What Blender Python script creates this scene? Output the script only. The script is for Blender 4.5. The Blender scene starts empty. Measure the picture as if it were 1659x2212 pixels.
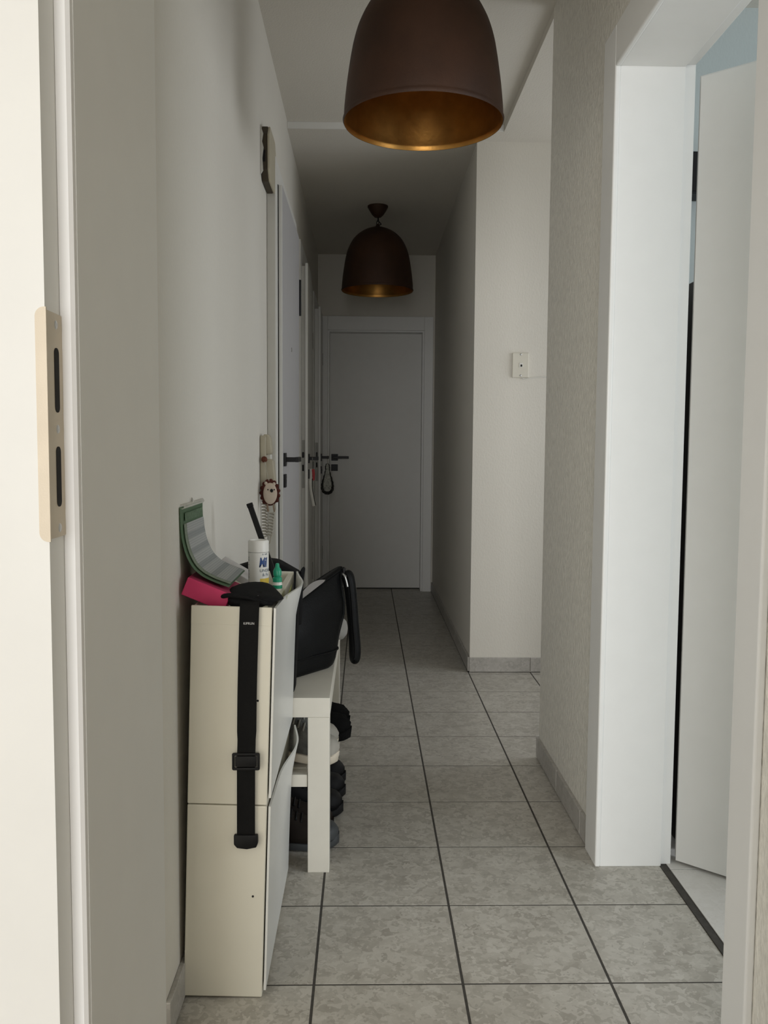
import bpy, bmesh, math, random
from mathutils import Matrix, Vector
random.seed(4)
S = bpy.context.scene
C = S.collection
PI = math.pi

# ------------------------------------------------------------------ camera
yaw, pitch, roll = 0.0216775, 0.0733385, 0.0069375
fw = Vector((math.sin(yaw)*math.cos(pitch), math.cos(yaw)*math.cos(pitch), -math.sin(pitch)))
rt = Vector((math.cos(yaw), -math.sin(yaw), 0)); up = rt.cross(fw)
rr = math.cos(roll)*rt + math.sin(roll)*up
uu = -math.sin(roll)*rt + math.cos(roll)*up
cd = bpy.data.cameras.new('camera'); cam = bpy.data.objects.new('camera', cd); C.objects.link(cam)
cam.matrix_world = Matrix(((rr.x, uu.x, -fw.x, 0), (rr.y, uu.y, -fw.y, 0), (rr.z, uu.z, -fw.z, 1.0752), (0, 0, 0, 1)))
cd.sensor_fit = 'VERTICAL'; cd.sensor_height = 36.0; cd.lens = 1865.85*36/2212
cd.clip_start = 0.02
S.camera = cam

# ------------------------------------------------------------------ world, light, exposure
W = bpy.data.worlds.new('World'); S.world = W; W.use_nodes = True
bg = W.node_tree.nodes['Background']; bg.inputs[0].default_value = (0.72, 0.84, 1.0, 1); bg.inputs[1].default_value = 1.0
def area(name, loc, rot, sx, sy, power, col):
    l = bpy.data.lights.new(name, 'AREA'); l.shape = 'RECTANGLE'; l.size = sx; l.size_y = sy; l.energy = power; l.color = col
    o = bpy.data.objects.new(name, l); C.objects.link(o); o.location = loc; o.rotation_euler = rot
    return o
# daylight in an assumed window of the room the camera stands in (behind the camera)
area('assumed_daylight_near_room', (-0.60, -3.42, 1.3), (PI/2, 0, 0), 1.6, 1.9, 110, (1.0, 0.985, 0.96))
# daylight in an assumed tall window of the left wall, hidden behind the near door jamb
area('assumed_daylight_corridor', (-0.47, 1.25, 1.1), (0, -PI/2, 0), 2.1, 0.46, 3.7, (1.0, 0.92, 0.78))
# daylight in an assumed window at the end of the side recess
area('assumed_daylight_recess', (1.97, 3.5, 1.35), (0, PI/2, 0), 1.4, 1.0, 8.8, (0.97, 0.98, 1.0))
# daylight in an assumed window of the room behind the right-hand door
area('assumed_daylight_side_room', (3.38, 0.2, 1.4), (0, PI/2, 0), 1.5, 2.0, 62, (0.94, 0.965, 1.0))
S.view_settings.view_transform = 'Standard'; S.view_settings.look = 'None'
S.view_settings.exposure = 0.0; S.view_settings.gamma = 1.0
S.view_settings.use_curve_mapping = False

# ------------------------------------------------------------------ materials
def nmat(name):
    m = bpy.data.materials.new(name); m.use_nodes = True
    nt = m.node_tree; return m, nt, nt.nodes['Principled BSDF']
def N(nt, t, **k):
    n = nt.nodes.new(t)
    for a, b in k.items():
        if a in n.inputs.keys(): n.inputs[a].default_value = b
        else: setattr(n, a, b)
    return n
def plain(name, col, rough=0.5, metal=0.0, spec=0.5, var=0.06, nscale=18, bump=0.0, bscale=200, coat=0.0):
    m, nt, b = nmat(name)
    g = N(nt, 'ShaderNodeNewGeometry')
    n = N(nt, 'ShaderNodeTexNoise'); n.inputs['Scale'].default_value = nscale; n.inputs['Detail'].default_value = 4
    nt.links.new(g.outputs['Position'], n.inputs['Vector'])
    r = N(nt, 'ShaderNodeValToRGB')
    r.color_ramp.elements[0].position = 0.3; r.color_ramp.elements[1].position = 0.7
    r.color_ramp.elements[0].color = tuple(c*(1-var) for c in col)+(1,)
    r.color_ramp.elements[1].color = tuple(min(1, c*(1+var)) for c in col)+(1,)
    nt.links.new(n.outputs['Fac'], r.inputs['Fac']); nt.links.new(r.outputs['Color'], b.inputs['Base Color'])
    b.inputs['Roughness'].default_value = rough; b.inputs['Metallic'].default_value = metal
    b.inputs['Specular IOR Level'].default_value = spec; b.inputs['Coat Weight'].default_value = coat
    if bump:
        n2 = N(nt, 'ShaderNodeTexNoise'); n2.inputs['Scale'].default_value = bscale; n2.inputs['Detail'].default_value = 3
        nt.links.new(g.outputs['Position'], n2.inputs['Vector'])
        bp = N(nt, 'ShaderNodeBump'); bp.inputs['Strength'].default_value = bump; bp.inputs['Distance'].default_value = 0.002
        nt.links.new(n2.outputs['Fac'], bp.inputs['Height']); nt.links.new(bp.outputs['Normal'], b.inputs['Normal'])
    return m
def wallmat(name, col, bump=0.22, speck=0.0):
    m, nt, b = nmat(name)
    g = N(nt, 'ShaderNodeNewGeometry')
    n1 = N(nt, 'ShaderNodeTexNoise'); n1.inputs['Scale'].default_value = 2.0; n1.inputs['Detail'].default_value = 5
    n2 = N(nt, 'ShaderNodeTexNoise'); n2.inputs['Scale'].default_value = 230; n2.inputs['Detail'].default_value = 2
    n3 = N(nt, 'ShaderNodeTexVoronoi'); n3.inputs['Scale'].default_value = 130
    mp = N(nt, 'ShaderNodeMapping'); mp.inputs['Scale'].default_value = (1, 1, 0.55)
    nt.links.new(g.outputs['Position'], mp.inputs['Vector'])
    for n in (n1, n2, n3): nt.links.new(mp.outputs['Vector'], n.inputs['Vector'])
    r = N(nt, 'ShaderNodeValToRGB')
    r.color_ramp.elements[0].position = 0.3; r.color_ramp.elements[1].position = 0.7
    r.color_ramp.elements[0].color = tuple(c*0.965 for c in col)+(1,); r.color_ramp.elements[1].color = tuple(col)+(1,)
    nt.links.new(n1.outputs['Fac'], r.inputs['Fac']); nt.links.new(r.outputs['Color'], b.inputs['Base Color'])
    if speck:
        n4 = N(nt, 'ShaderNodeTexNoise'); n4.inputs['Scale'].default_value = 75; n4.inputs['Detail'].default_value = 3
        nt.links.new(mp.outputs['Vector'], n4.inputs['Vector'])
        r4 = N(nt, 'ShaderNodeValToRGB'); r4.color_ramp.elements[0].position = 0.36; r4.color_ramp.elements[1].position = 0.66
        r4.color_ramp.elements[0].color = (1-speck, 1-speck, 1-speck, 1); r4.color_ramp.elements[1].color = (1, 1, 1, 1)
        nt.links.new(n4.outputs['Fac'], r4.inputs['Fac'])
        m4 = N(nt, 'ShaderNodeMix', data_type='RGBA', blend_type='MULTIPLY'); m4.inputs[0].default_value = 1.0
        nt.links.new(r.outputs['Color'], m4.inputs[6]); nt.links.new(r4.outputs['Color'], m4.inputs[7]); nt.links.new(m4.outputs[2], b.inputs['Base Color'])
    ad = N(nt, 'ShaderNodeMath', operation='ADD'); nt.links.new(n2.outputs['Fac'], ad.inputs[0]); nt.links.new(n3.outputs['Distance'], ad.inputs[1])
    bp = N(nt, 'ShaderNodeBump'); bp.inputs['Strength'].default_value = bump; bp.inputs['Distance'].default_value = 0.0022
    nt.links.new(ad.outputs[0], bp.inputs['Height']); nt.links.new(bp.outputs['Normal'], b.inputs['Normal'])
    b.inputs['Roughness'].default_value = 0.85; b.inputs['Specular IOR Level'].default_value = 0.25
    return m
def tilemat(name, c0, c1, c2, rough=0.38):
    m, nt, b = nmat(name)
    g = N(nt, 'ShaderNodeNewGeometry'); oi = N(nt, 'ShaderNodeObjectInfo')
    off = N(nt, 'ShaderNodeVectorMath', operation='SCALE'); 
    cb = N(nt, 'ShaderNodeCombineXYZ')
    nt.links.new(oi.outputs['Random'], cb.inputs[0]); nt.links.new(oi.outputs['Random'], cb.inputs[2])
    nt.links.new(cb.outputs[0], off.inputs[0]); off.inputs['Scale'].default_value = 37.0
    va = N(nt, 'ShaderNodeVectorMath', operation='ADD')
    nt.links.new(g.outputs['Position'], va.inputs[0]); nt.links.new(off.outputs[0], va.inputs[1])
    n0 = N(nt, 'ShaderNodeTexNoise'); n0.inputs['Scale'].default_value = 45; n0.inputs['Detail'].default_value = 2
    nt.links.new(va.outputs[0], n0.inputs['Vector'])
    mx = N(nt, 'ShaderNodeMix', data_type='RGBA', blend_type='LINEAR_LIGHT'); mx.inputs[0].default_value = 0.035
    nt.links.new(va.outputs[0], mx.inputs[6]); nt.links.new(n0.outputs['Color'], mx.inputs[7])
    v = N(nt, 'ShaderNodeTexVoronoi'); v.inputs['Scale'].default_value = 62
    nt.links.new(mx.outputs[2], v.inputs['Vector'])
    n1 = N(nt, 'ShaderNodeTexNoise'); n1.inputs['Scale'].default_value = 14; n1.inputs['Detail'].default_value = 6; n1.inputs['Roughness'].default_value = 0.65
    nt.links.new(va.outputs[0], n1.inputs['Vector'])
    sp = N(nt, 'ShaderNodeSeparateColor'); nt.links.new(v.outputs['Color'], sp.inputs[0])
    am = N(nt, 'ShaderNodeMath', operation='MULTIPLY_ADD'); am.inputs[1].default_value = 0.42
    nt.links.new(sp.outputs[0], am.inputs[0])
    mm = N(nt, 'ShaderNodeMath', operation='MULTIPLY'); mm.inputs[1].default_value = 0.6; nt.links.new(n1.outputs['Fac'], mm.inputs[0])
    nt.links.new(mm.outputs[0], am.inputs[2])
    r = N(nt, 'ShaderNodeValToRGB'); e = r.color_ramp.elements
    e[0].position = 0.22; e[0].color = c0+(1,); e[1].position = 0.8; e[1].color = c2+(1,)
    k = e.new(0.5); k.color = c1+(1,)
    nt.links.new(am.outputs[0], r.inputs['Fac']); nt.links.new(r.outputs['Color'], b.inputs['Base Color'])
    b.inputs['Roughness'].default_value = rough; b.inputs['Specular IOR Level'].default_value = 0.4
    return m
M = {}
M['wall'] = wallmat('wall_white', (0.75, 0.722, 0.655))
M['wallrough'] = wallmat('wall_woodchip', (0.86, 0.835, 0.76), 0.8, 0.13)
M['ceil'] = wallmat('ceiling_white', (0.69, 0.655, 0.585), 0.3)
M['nearwall'] = wallmat('near_room_wall', (0.40, 0.37, 0.32), 0.3)
M['nearfloor'] = plain('near_room_floor', (0.30, 0.24, 0.17), 0.5)
M['bluewall'] = wallmat('side_room_grey_blue', (0.50, 0.545, 0.535), 0.2)
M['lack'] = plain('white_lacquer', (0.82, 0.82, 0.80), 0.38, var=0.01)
M['lackwarm'] = plain('warm_white_lacquer', (0.785, 0.79, 0.76), 0.42, var=0.012)
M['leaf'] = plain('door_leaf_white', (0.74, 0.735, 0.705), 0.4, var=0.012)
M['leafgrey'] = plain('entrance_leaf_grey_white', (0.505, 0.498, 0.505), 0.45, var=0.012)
M['framepaint'] = plain('frame_paint', (0.72, 0.71, 0.67), 0.5, var=0.02)
M['tile'] = tilemat('floor_tile', (0.325, 0.303, 0.262), (0.445, 0.422, 0.373), (0.55, 0.527, 0.475))
M['tile2'] = tilemat('side_room_tile', (0.66, 0.635, 0.60), (0.70, 0.68, 0.645), (0.73, 0.71, 0.68))
M['btile'] = tilemat('baseboard_tile', (0.36, 0.345, 0.315), (0.43, 0.412, 0.38), (0.49, 0.47, 0.44), 0.45)
M['grout'] = plain('dark_grout', (0.055, 0.05, 0.043), 0.9, var=0.2, nscale=60)
M['blackmetal'] = plain('black_metal', (0.012, 0.012, 0.013), 0.4, 0.6)
M['steel'] = plain('champagne_steel', (0.60, 0.53, 0.42), 0.5, 0.25, bump=0.04, bscale=900)
M['chrome'] = plain('steel', (0.50, 0.50, 0.49), 0.35, 0.85)
M['forend'] = plain('brushed_forend', (0.42, 0.42, 0.40), 0.6, 0.2)
M['dark'] = plain('dark_hole', (0.008, 0.007, 0.007), 0.9, var=0.1)
M['seal'] = plain('white_seal', (0.84, 0.84, 0.83), 0.55, var=0.01)
M['cab'] = plain('shoe_cabinet_plastic', (0.78, 0.752, 0.645), 0.45, var=0.02, nscale=6)
M['flap'] = plain('flap_plastic', (0.78, 0.785, 0.755), 0.3, var=0.02, nscale=6)
M['bench'] = plain('bench_white_foil', (0.80, 0.77, 0.68), 0.45, var=0.02)
M['copper'] = plain('lamp_rust_brown', (0.045, 0.018, 0.008), 0.6, 0.25, var=0.25, nscale=7, bump=0.25, bscale=350)
M['gold'] = plain('lamp_inside_bronze', (0.42, 0.215, 0.055), 0.36, 0.95, var=0.12, nscale=30, bump=0.12, bscale=120)
M['leather'] = plain('black_leather', (0.005, 0.0055, 0.006), 0.45, 0.0, 0.16, var=0.2, bump=0.4, bscale=260)
M['blackfab'] = plain('black_fabric', (0.008, 0.008, 0.009), 0.85, 0.0, 0.2, var=0.25, bump=0.5, bscale=700)
M['blackweb'] = plain('black_webbing', (0.007, 0.007, 0.007), 0.8, 0.0, 0.2, var=0.2, bump=0.5, bscale=1500)
M['blackplas'] = plain('black_plastic', (0.006, 0.006, 0.0065), 0.5, 0, 0.25)
M['pink'] = plain('magenta_card', (0.72, 0.045, 0.17), 0.55, var=0.06)
M['pinkdark'] = plain('crimson_card', (0.42, 0.03, 0.10), 0.55, var=0.06)
M['canw'] = plain('white_plastic', (0.80, 0.79, 0.75), 0.4, var=0.01)
M['blueink'] = plain('blue_ink', (0.015, 0.06, 0.22), 0.5)
M['greyink'] = plain('grey_ink', (0.16, 0.20, 0.24), 0.5)
M['yellow'] = plain('yellow_print', (0.72, 0.52, 0.06), 0.5)
M['lime'] = plain('lime_paper', (0.66, 0.70, 0.16), 0.6)
M['green'] = plain('green_cap', (0.012, 0.30, 0.17), 0.35)
M['navy'] = plain('navy_print', (0.03, 0.06, 0.13), 0.5)
M['whiteink'] = plain('white_print', (0.75, 0.75, 0.75), 0.6)
M['paper'] = plain('grey_paper', (0.56, 0.54, 0.52), 0.6, var=0.02)
M['calgreen'] = plain('calendar_green', (0.20, 0.32, 0.19), 0.55, var=0.05)
M['calmid'] = plain('calendar_mid_green', (0.25, 0.37, 0.235), 0.55, var=0.25, nscale=140)
M['calpale'] = plain('calendar_pale_green', (0.47, 0.54, 0.42), 0.55, var=0.2, nscale=160)
M['cream'] = plain('aged_cream_plastic', (0.50, 0.455, 0.345), 0.45, var=0.05)
M['creamlight'] = plain('pale_plastic', (0.70, 0.67, 0.58), 0.45, var=0.02)
M['chimebrown'] = plain('chime_brown', (0.055, 0.040, 0.022), 0.6, var=0.15)
M['cord'] = plain('cord_beige', (0.46, 0.43, 0.36), 0.5)
M['plushbrown'] = plain('plush_brown', (0.10, 0.022, 0.014), 0.95, var=0.25, bump=0.9, bscale=600)
M['plushcream'] = plain('plush_cream', (0.74, 0.62, 0.51), 0.95, var=0.08, bump=0.9, bscale=700)
M['plushleg'] = plain('plush_leg_brown', (0.28, 0.20, 0.14), 0.95)
M['red'] = plain('red_plastic', (0.40, 0.015, 0.02), 0.5)
M['knob'] = plain('brown_knob', (0.13, 0.035, 0.015), 0.8)
M['lanwhite'] = plain('white_ribbon', (0.72, 0.71, 0.66), 0.6)
M['sneaker'] = plain('grey_mesh', (0.12, 0.12, 0.108), 0.85, var=0.4, nscale=40, bump=0.6, bscale=500)
M['sneakerlt'] = plain('light_overlay', (0.36, 0.345, 0.305), 0.7, var=0.1)
M['solew'] = plain('cream_rubber', (0.66, 0.60, 0.49), 0.6, var=0.08)
M['shoeblack'] = plain('black_shoe', (0.008, 0.008, 0.009), 0.6, 0, 0.25, var=0.25, bump=0.4, bscale=400)
M['fluff'] = plain('black_fleece', (0.006, 0.006, 0.006), 0.95, 0, 0.1, var=0.3, bump=1.0, bscale=220)
M['shoegrey'] = plain('slate_toe_cap', (0.045, 0.050, 0.053), 0.6, var=0.1)
M['shoebrown'] = plain('dark_brown_suede', (0.020, 0.015, 0.012), 0.8, 0, 0.2, var=0.2)
M['pouch'] = plain('pale_grey_cloth', (0.42, 0.41, 0.39), 0.8, var=0.08)
M['lace'] = plain('grey_patterned_cloth', (0.50, 0.51, 0.46), 0.85, var=0.40, nscale=90)
M['laceedge'] = plain('dark_ruffle', (0.03, 0.03, 0.027), 0.9, var=0.3)
M['darkwood'] = plain('black_brown_wood', (0.012, 0.008, 0.007), 0.5, var=0.3)

def calmat():
    m, nt, b = nmat('calendar_rows')
    uv = N(nt, 'ShaderNodeUVMap'); sp = N(nt, 'ShaderNodeSeparateXYZ'); nt.links.new(uv.outputs[0], sp.inputs[0])
    def math_(op, a, bval=None, c=None):
        n = N(nt, 'ShaderNodeMath', operation=op)
        if hasattr(a, 'default_value'): nt.links.new(a, n.inputs[0])
        if bval is not None:
            if hasattr(bval, 'default_value'): nt.links.new(bval, n.inputs[1])
            else: n.inputs[1].default_value = bval
        return n.outputs[0]
    v = sp.outputs[1]; u = sp.outputs[0]
    band = math_('GREATER_THAN', math_('FRACT', math_('MULTIPLY', v, 5.0)), 0.62)
    line = math_('GREATER_THAN', math_('FRACT', math_('MULTIPLY', v, 34.0)), 0.80)
    mix1 = N(nt, 'ShaderNodeMix', data_type='RGBA'); mix1.inputs[6].default_value = (0.82, 0.83, 0.81, 1); mix1.inputs[7].default_value = (0.62, 0.645, 0.635, 1)
    nt.links.new(band, mix1.inputs[0])
    mix2 = N(nt, 'ShaderNodeMix', data_type='RGBA'); mix2.inputs[7].default_value = (0.40, 0.41, 0.42, 1)
    lf = math_('MULTIPLY', line, 0.45); nt.links.new(lf, mix2.inputs[0]); nt.links.new(mix1.outputs[2], mix2.inputs[6])
    nt.links.new(mix2.outputs[2], b.inputs['Base Color']); b.inputs['Roughness'].default_value = 0.5
    return m
M['calrows'] = calmat()

# ------------------------------------------------------------------ mesh helpers
def newbm(): return bmesh.new()
def box(bm, x0, x1, y0, y1, z0, z1, bev=0.0, seg=2, xf=None):
    r = bmesh.ops.create_cube(bm, size=1.0)
    vs = r['verts']
    for v in vs:
        v.co = Vector(((x0+x1)/2 + v.co.x*(x1-x0), (y0+y1)/2 + v.co.y*(y1-y0), (z0+z1)/2 + v.co.z*(z1-z0)))
    if bev > 0:
        es = list({e for v in vs for e in v.link_edges})
        g = bmesh.ops.bevel(bm, geom=es, offset=bev, segments=seg, affect='EDGES', profile=0.5)
        vs = list({v for f in g['faces'] for v in f.verts} | {v for v in vs if v.is_valid})
    if xf is not None:
        for v in vs: v.co = xf @ v.co
    return vs
def sphere(bm, c, r, xf=None, u=16, v=10):
    rx, ry, rz = r if hasattr(r, '__len__') else (r, r, r)
    g = bmesh.ops.create_uvsphere(bm, u_segments=u, v_segments=v, radius=1.0)
    for w in g['verts']:
        p = Vector((w.co.x*rx, w.co.y*ry, w.co.z*rz))
        if xf is not None: p = xf @ p
        w.co = p + Vector(c)
    return g['verts']
def lathe(bm, prof, c=(0, 0, 0), n=40, xf=None, cap=False):
    rings = []
    for r, z in prof:
        ring = []
        for i in range(n):
            a = 2*PI*i/n
            p = Vector((r*math.cos(a), r*math.sin(a), z))
            if xf is not None: p = xf @ p
            ring.append(bm.verts.new(p + Vector(c)))
        rings.append(ring)
    for k in range(len(rings)-1):
        a, b = rings[k], rings[k+1]
        for i in range(n):
            bm.faces.new((a[i], a[(i+1) % n], b[(i+1) % n], b[i]))
    if cap:
        bm.faces.new(list(reversed(rings[0]))); bm.faces.new(rings[-1])
    return rings
def tube(bm, pts, r, n=8, cap=True, flat=None):
    """sweep a circle (or ellipse: flat=(ra, rb, refvector)) along pts"""
    pts = [Vector(p) for p in pts]
    rings = []; prev = None
    for i, p in enumerate(pts):
        t = (pts[min(i+1, len(pts)-1)] - pts[max(i-1, 0)])
        if t.length < 1e-9: t = Vector((0, 0, 1))
        t.normalize()
        if prev is None:
            ref = Vector(flat[2]) if flat else (Vector((0, 0, 1)) if abs(t.z) < 0.9 else Vector((1, 0, 0)))
        else: ref = prev
        a = ref - t*ref.dot(t)
        if a.length < 1e-6: a = t.orthogonal()
        a.normalize(); b = t.cross(a); prev = a
        ra, rb = (flat[0], flat[1]) if flat else (r, r)
        if hasattr(r, '__len__'): ra = rb = r[i]
        rings.append([bm.verts.new(p + a*(ra*math.cos(2*PI*k/n)) + b*(rb*math.sin(2*PI*k/n))) for k in range(n)])
    for k in range(len(rings)-1):
        x, y = rings[k], rings[k+1]
        for i in range(n): bm.faces.new((x[i], x[(i+1) % n], y[(i+1) % n], y[i]))
    if cap:
        bm.faces.new(list(reversed(rings[0]))); bm.faces.new(rings[-1])
    return rings
def prism(bm, poly, axis, a0, a1, bev=0.0):
    """poly: 2D points in the plane normal to axis ('x': (y,z), 'y': (x,z), 'z': (x,y)); extruded from a0 to a1"""
    def P(u, v, w):
        return {'x': (w, u, v), 'y': (u, w, v), 'z': (u, v, w)}[axis]
    A = [bm.verts.new(P(u, v, a0)) for u, v in poly]; B = [bm.verts.new(P(u, v, a1)) for u, v in poly]
    n = len(poly); fs = [bm.faces.new(A), bm.faces.new(list(reversed(B)))]
    for i in range(n): fs.append(bm.faces.new((A[i], B[i], B[(i+1) % n], A[(i+1) % n])))
    bmesh.ops.recalc_face_normals(bm, faces=fs)
    if bev > 0:
        bmesh.ops.bevel(bm, geom=list({e for f in fs for e in f.edges}), offset=bev, segments=2, affect='EDGES', profile=0.5)
def loft(bm, rings, closed=True, cap=True):
    R = [[bm.verts.new(p) for p in ring] for ring in rings]
    n = len(R[0])
    for k in range(len(R)-1):
        for i in range(n if closed else n-1):
            j = (i+1) % n
            bm.faces.new((R[k][i], R[k][j], R[k+1][j], R[k+1][i]))
    if cap and closed:
        bm.faces.new(list(reversed(R[0]))); bm.faces.new(R[-1])
    return R
def grid(bm, f, nu, nv, th=None, uv=False):
    """surface f(u,v)->Vector, optionally thickened along the face normals"""
    V = [[bm.verts.new(f(i/nu, j/nv)) for j in range(nv+1)] for i in range(nu+1)]
    fs = []
    lay = bm.loops.layers.uv.new('UVMap') if uv else None
    for i in range(nu):
        for j in range(nv):
            fc = bm.faces.new((V[i][j], V[i+1][j], V[i+1][j+1], V[i][j+1])); fs.append(fc)
            if uv:
                for l, (a, b) in zip(fc.loops, ((i, j), (i+1, j), (i+1, j+1), (i, j+1))): l[lay].uv = (a/nu, b/nv)
    if th: bmesh.ops.solidify(bm, geom=fs, thickness=th)
    return V
def slab(bm, f, g, nu, nv):
    A = [[bm.verts.new(f(i/nu, j/nv)) for j in range(nv+1)] for i in range(nu+1)]
    B = [[bm.verts.new(g(i/nu, j/nv)) for j in range(nv+1)] for i in range(nu+1)]
    for i in range(nu):
        for j in range(nv):
            bm.faces.new((A[i][j], A[i][j+1], A[i+1][j+1], A[i+1][j])); bm.faces.new((B[i][j], B[i+1][j], B[i+1][j+1], B[i][j+1]))
        bm.faces.new((A[i][0], A[i+1][0], B[i+1][0], B[i][0])); bm.faces.new((A[i][nv], B[i][nv], B[i+1][nv], A[i+1][nv]))
    for j in range(nv):
        bm.faces.new((A[0][j], B[0][j], B[0][j+1], A[0][j+1])); bm.faces.new((A[nu][j], A[nu][j+1], B[nu][j+1], B[nu][j]))
ROOT_LOC = {}
def empty(name, loc, label, cat=None, group=None, kind=None):
    o = bpy.data.objects.new(name, None); C.objects.link(o); o.location = loc; o.empty_display_size = 0.05
    ROOT_LOC[o.name] = Vector(loc)
    tag(o, label, cat, group, kind); return o
def tag(o, label=None, cat=None, group=None, kind=None):
    if label: o['label'] = label
    if cat: o['category'] = cat
    if group: o['group'] = group
    if kind: o['kind'] = kind
    return o
def obj(name, bm, mat, parent=None, smooth=False, label=None):
    """link a bmesh authored in world coordinates as one object, origin at its bounding box centre"""
    bmesh.ops.recalc_face_normals(bm, faces=bm.faces[:])
    co = [v.co for v in bm.verts]
    lo = Vector((min(c.x for c in co), min(c.y for c in co), min(c.z for c in co)))
    hi = Vector((max(c.x for c in co), max(c.y for c in co), max(c.z for c in co)))
    org = (lo+hi)/2
    for v in bm.verts: v.co -= org
    me = bpy.data.meshes.new(name); bm.to_mesh(me); bm.free()
    me.materials.append(M[mat] if isinstance(mat, str) else mat)
    o = bpy.data.objects.new(name, me); C.objects.link(o)
    if smooth:
        for p in me.polygons: p.use_smooth = True
        if smooth == 'auto':
            me.set_sharp_from_angle(angle=math.radians(40))
    base = Vector((0, 0, 0))
    if parent is not None:
        base = ROOT_LOC[parent.name]; o.parent = parent
    o.location = org - base
    ROOT_LOC[o.name] = org
    if label: o['label'] = label
    return o
def bobj(name, mat, parent, *a, bev=0.0, xf=None, label=None):
    bm = newbm(); box(bm, *a, bev=bev, xf=xf); return obj(name, bm, mat, parent, label=label)
def struct(name, boxes, mat, label, bev=0.0, parent=None):
    bm = newbm()
    for b in boxes: box(bm, *b, bev=bev)
    o = obj(name, bm, mat, parent)
    if parent is None: tag(o, label, None, None, 'structure')
    return o
def text_bm(s, size, extrude=0.0, spacing=1.0, shear=0.0, width=None, bold=0.0):
    cu = bpy.data.curves.new('txt', 'FONT'); cu.body = s; cu.size = size; cu.extrude = extrude; cu.align_x = 'CENTER'; cu.align_y = 'CENTER'
    cu.space_character = spacing; cu.shear = shear; cu.resolution_u = 3; cu.offset = bold
    o = bpy.data.objects.new('txt', cu); C.objects.link(o)
    dg = bpy.context.evaluated_depsgraph_get(); dg.update()
    me = bpy.data.meshes.new_from_object(o.evaluated_get(dg))
    bm = bmesh.new(); bm.from_mesh(me)
    bpy.data.objects.remove(o); bpy.data.curves.remove(cu); bpy.data.meshes.remove(me)
    if width:
        xs = [v.co.x for v in bm.verts]; k = width/(max(xs)-min(xs))
        for v in bm.verts: v.co.x *= k
    return bm

# ------------------------------------------------------------------ the setting
XL = -0.357            # left corridor wall
XR = 0.612             # right wall by the side-room door
XF = 0.508             # right wall of the far corridor
YA = 4.102             # wall facing the camera at the step
YF = 6.47              # far wall
YE = 2.945             # end of the near right wall
ZC, ZL = 2.525, 2.495  # near ceiling, lower far ceiling
WT = 0.16

# floor: dark grout bed with single tiles laid on it
floor = struct('floor', [(-2.6, 2.15, -3.6, 6.9, -0.06, -0.0005)], 'grout', 'mottled grey square floor tiles with dark joints')
def tile_mesh(w, d, mat, name='tile', h=0.006):
    bm = newbm(); box(bm, -w/2, w/2, -d/2, d/2, -h, 0, bev=0.0004, seg=1)
    me = bpy.data.meshes.new(name); bm.to_mesh(me); bm.free(); me.materials.append(M[mat]); return me
TX0, TY0, TS = 0.20184, 1.66292, 0.30
gx, gy = 0.0056, 0.0044
cache = {}
def lay_tile(x0, x1, y0, y1, mat, parent, z=0.0):
    w, d = x1-x0, y1-y0
    k = (round(w, 3), round(d, 3), mat)
    if k not in cache: cache[k] = tile_mesh(w, d, mat)
    o = bpy.data.objects.new('tile', cache[k]); C.objects.link(o); o.parent = parent
    b = ROOT_LOC[parent.name]
    o.location = Vector(((x0+x1)/2, (y0+y1)/2, z + random.uniform(-0.00008, 0.00008))) - b
def clip_tiles(xa, xb, ya, yb, mat, parent):
    i0 = math.floor((xa-TX0)/TS)-1; i1 = math.ceil((xb-TX0)/TS)+1
    j0 = math.floor((ya-TY0)/TS)-1; j1 = math.ceil((yb-TY0)/TS)+1
    for i in range(i0, i1):
        for j in range(j0, j1):
            x0, x1 = max(xa, TX0+i*TS+gx/2), min(xb, TX0+(i+1)*TS-gx/2)
            y0, y1 = max(ya, TY0+j*TS+gy/2), min(yb, TY0+(j+1)*TS-gy/2)
            if x1-x0 > 0.008 and y1-y0 > 0.008: lay_tile(x0, x1, y0, y1, mat, parent)
YR = [TY0-0.30, TY0+0.60]
clip_tiles(XL+0.006, XR-0.006, 0.92, YR[0], 'tile', floor)
clip_tiles(XL+0.006, 0.768, YR[0], YR[1], 'tile', floor)
clip_tiles(XL+0.006, XR-0.006, YR[1], TY0+4*TS, 'tile', floor)
clip_tiles(XL+0.006, 1.99, TY0+4*TS, YA-0.006, 'tile', floor)
clip_tiles(XL+0.006, XF-0.006, YA-0.006, 6.59, 'tile', floor)
# lighter tiles of the side room
floor2 = struct('floor_side_room', [(0.786, 3.5, -1.2, 2.93, -0.06, -0.001)], 'grout', 'pale beige tiles beyond the threshold of the right doorway')
for i in range(5):
    for j in range(8):
        x0 = 0.789 + i*0.45; x1 = min(x0+0.446, 3.35); y1 = 2.128 - 0.45*j + 0.45*1; y0 = y1-0.446
        y0c, y1c = max(y0, -1.1), min(y1, 2.86)
        if y1c-y0c > 0.02 and x1-x0 > 0.02: lay_tile(x0, x1, y0c, y1c, 'tile2', floor2, 0.002)
floor3 = struct('floor_near_room', [(-2.55, 0.66, -3.5, 0.915, -0.0035, 0.0)], 'nearfloor', 'pale floor of the room behind the doorway')

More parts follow.
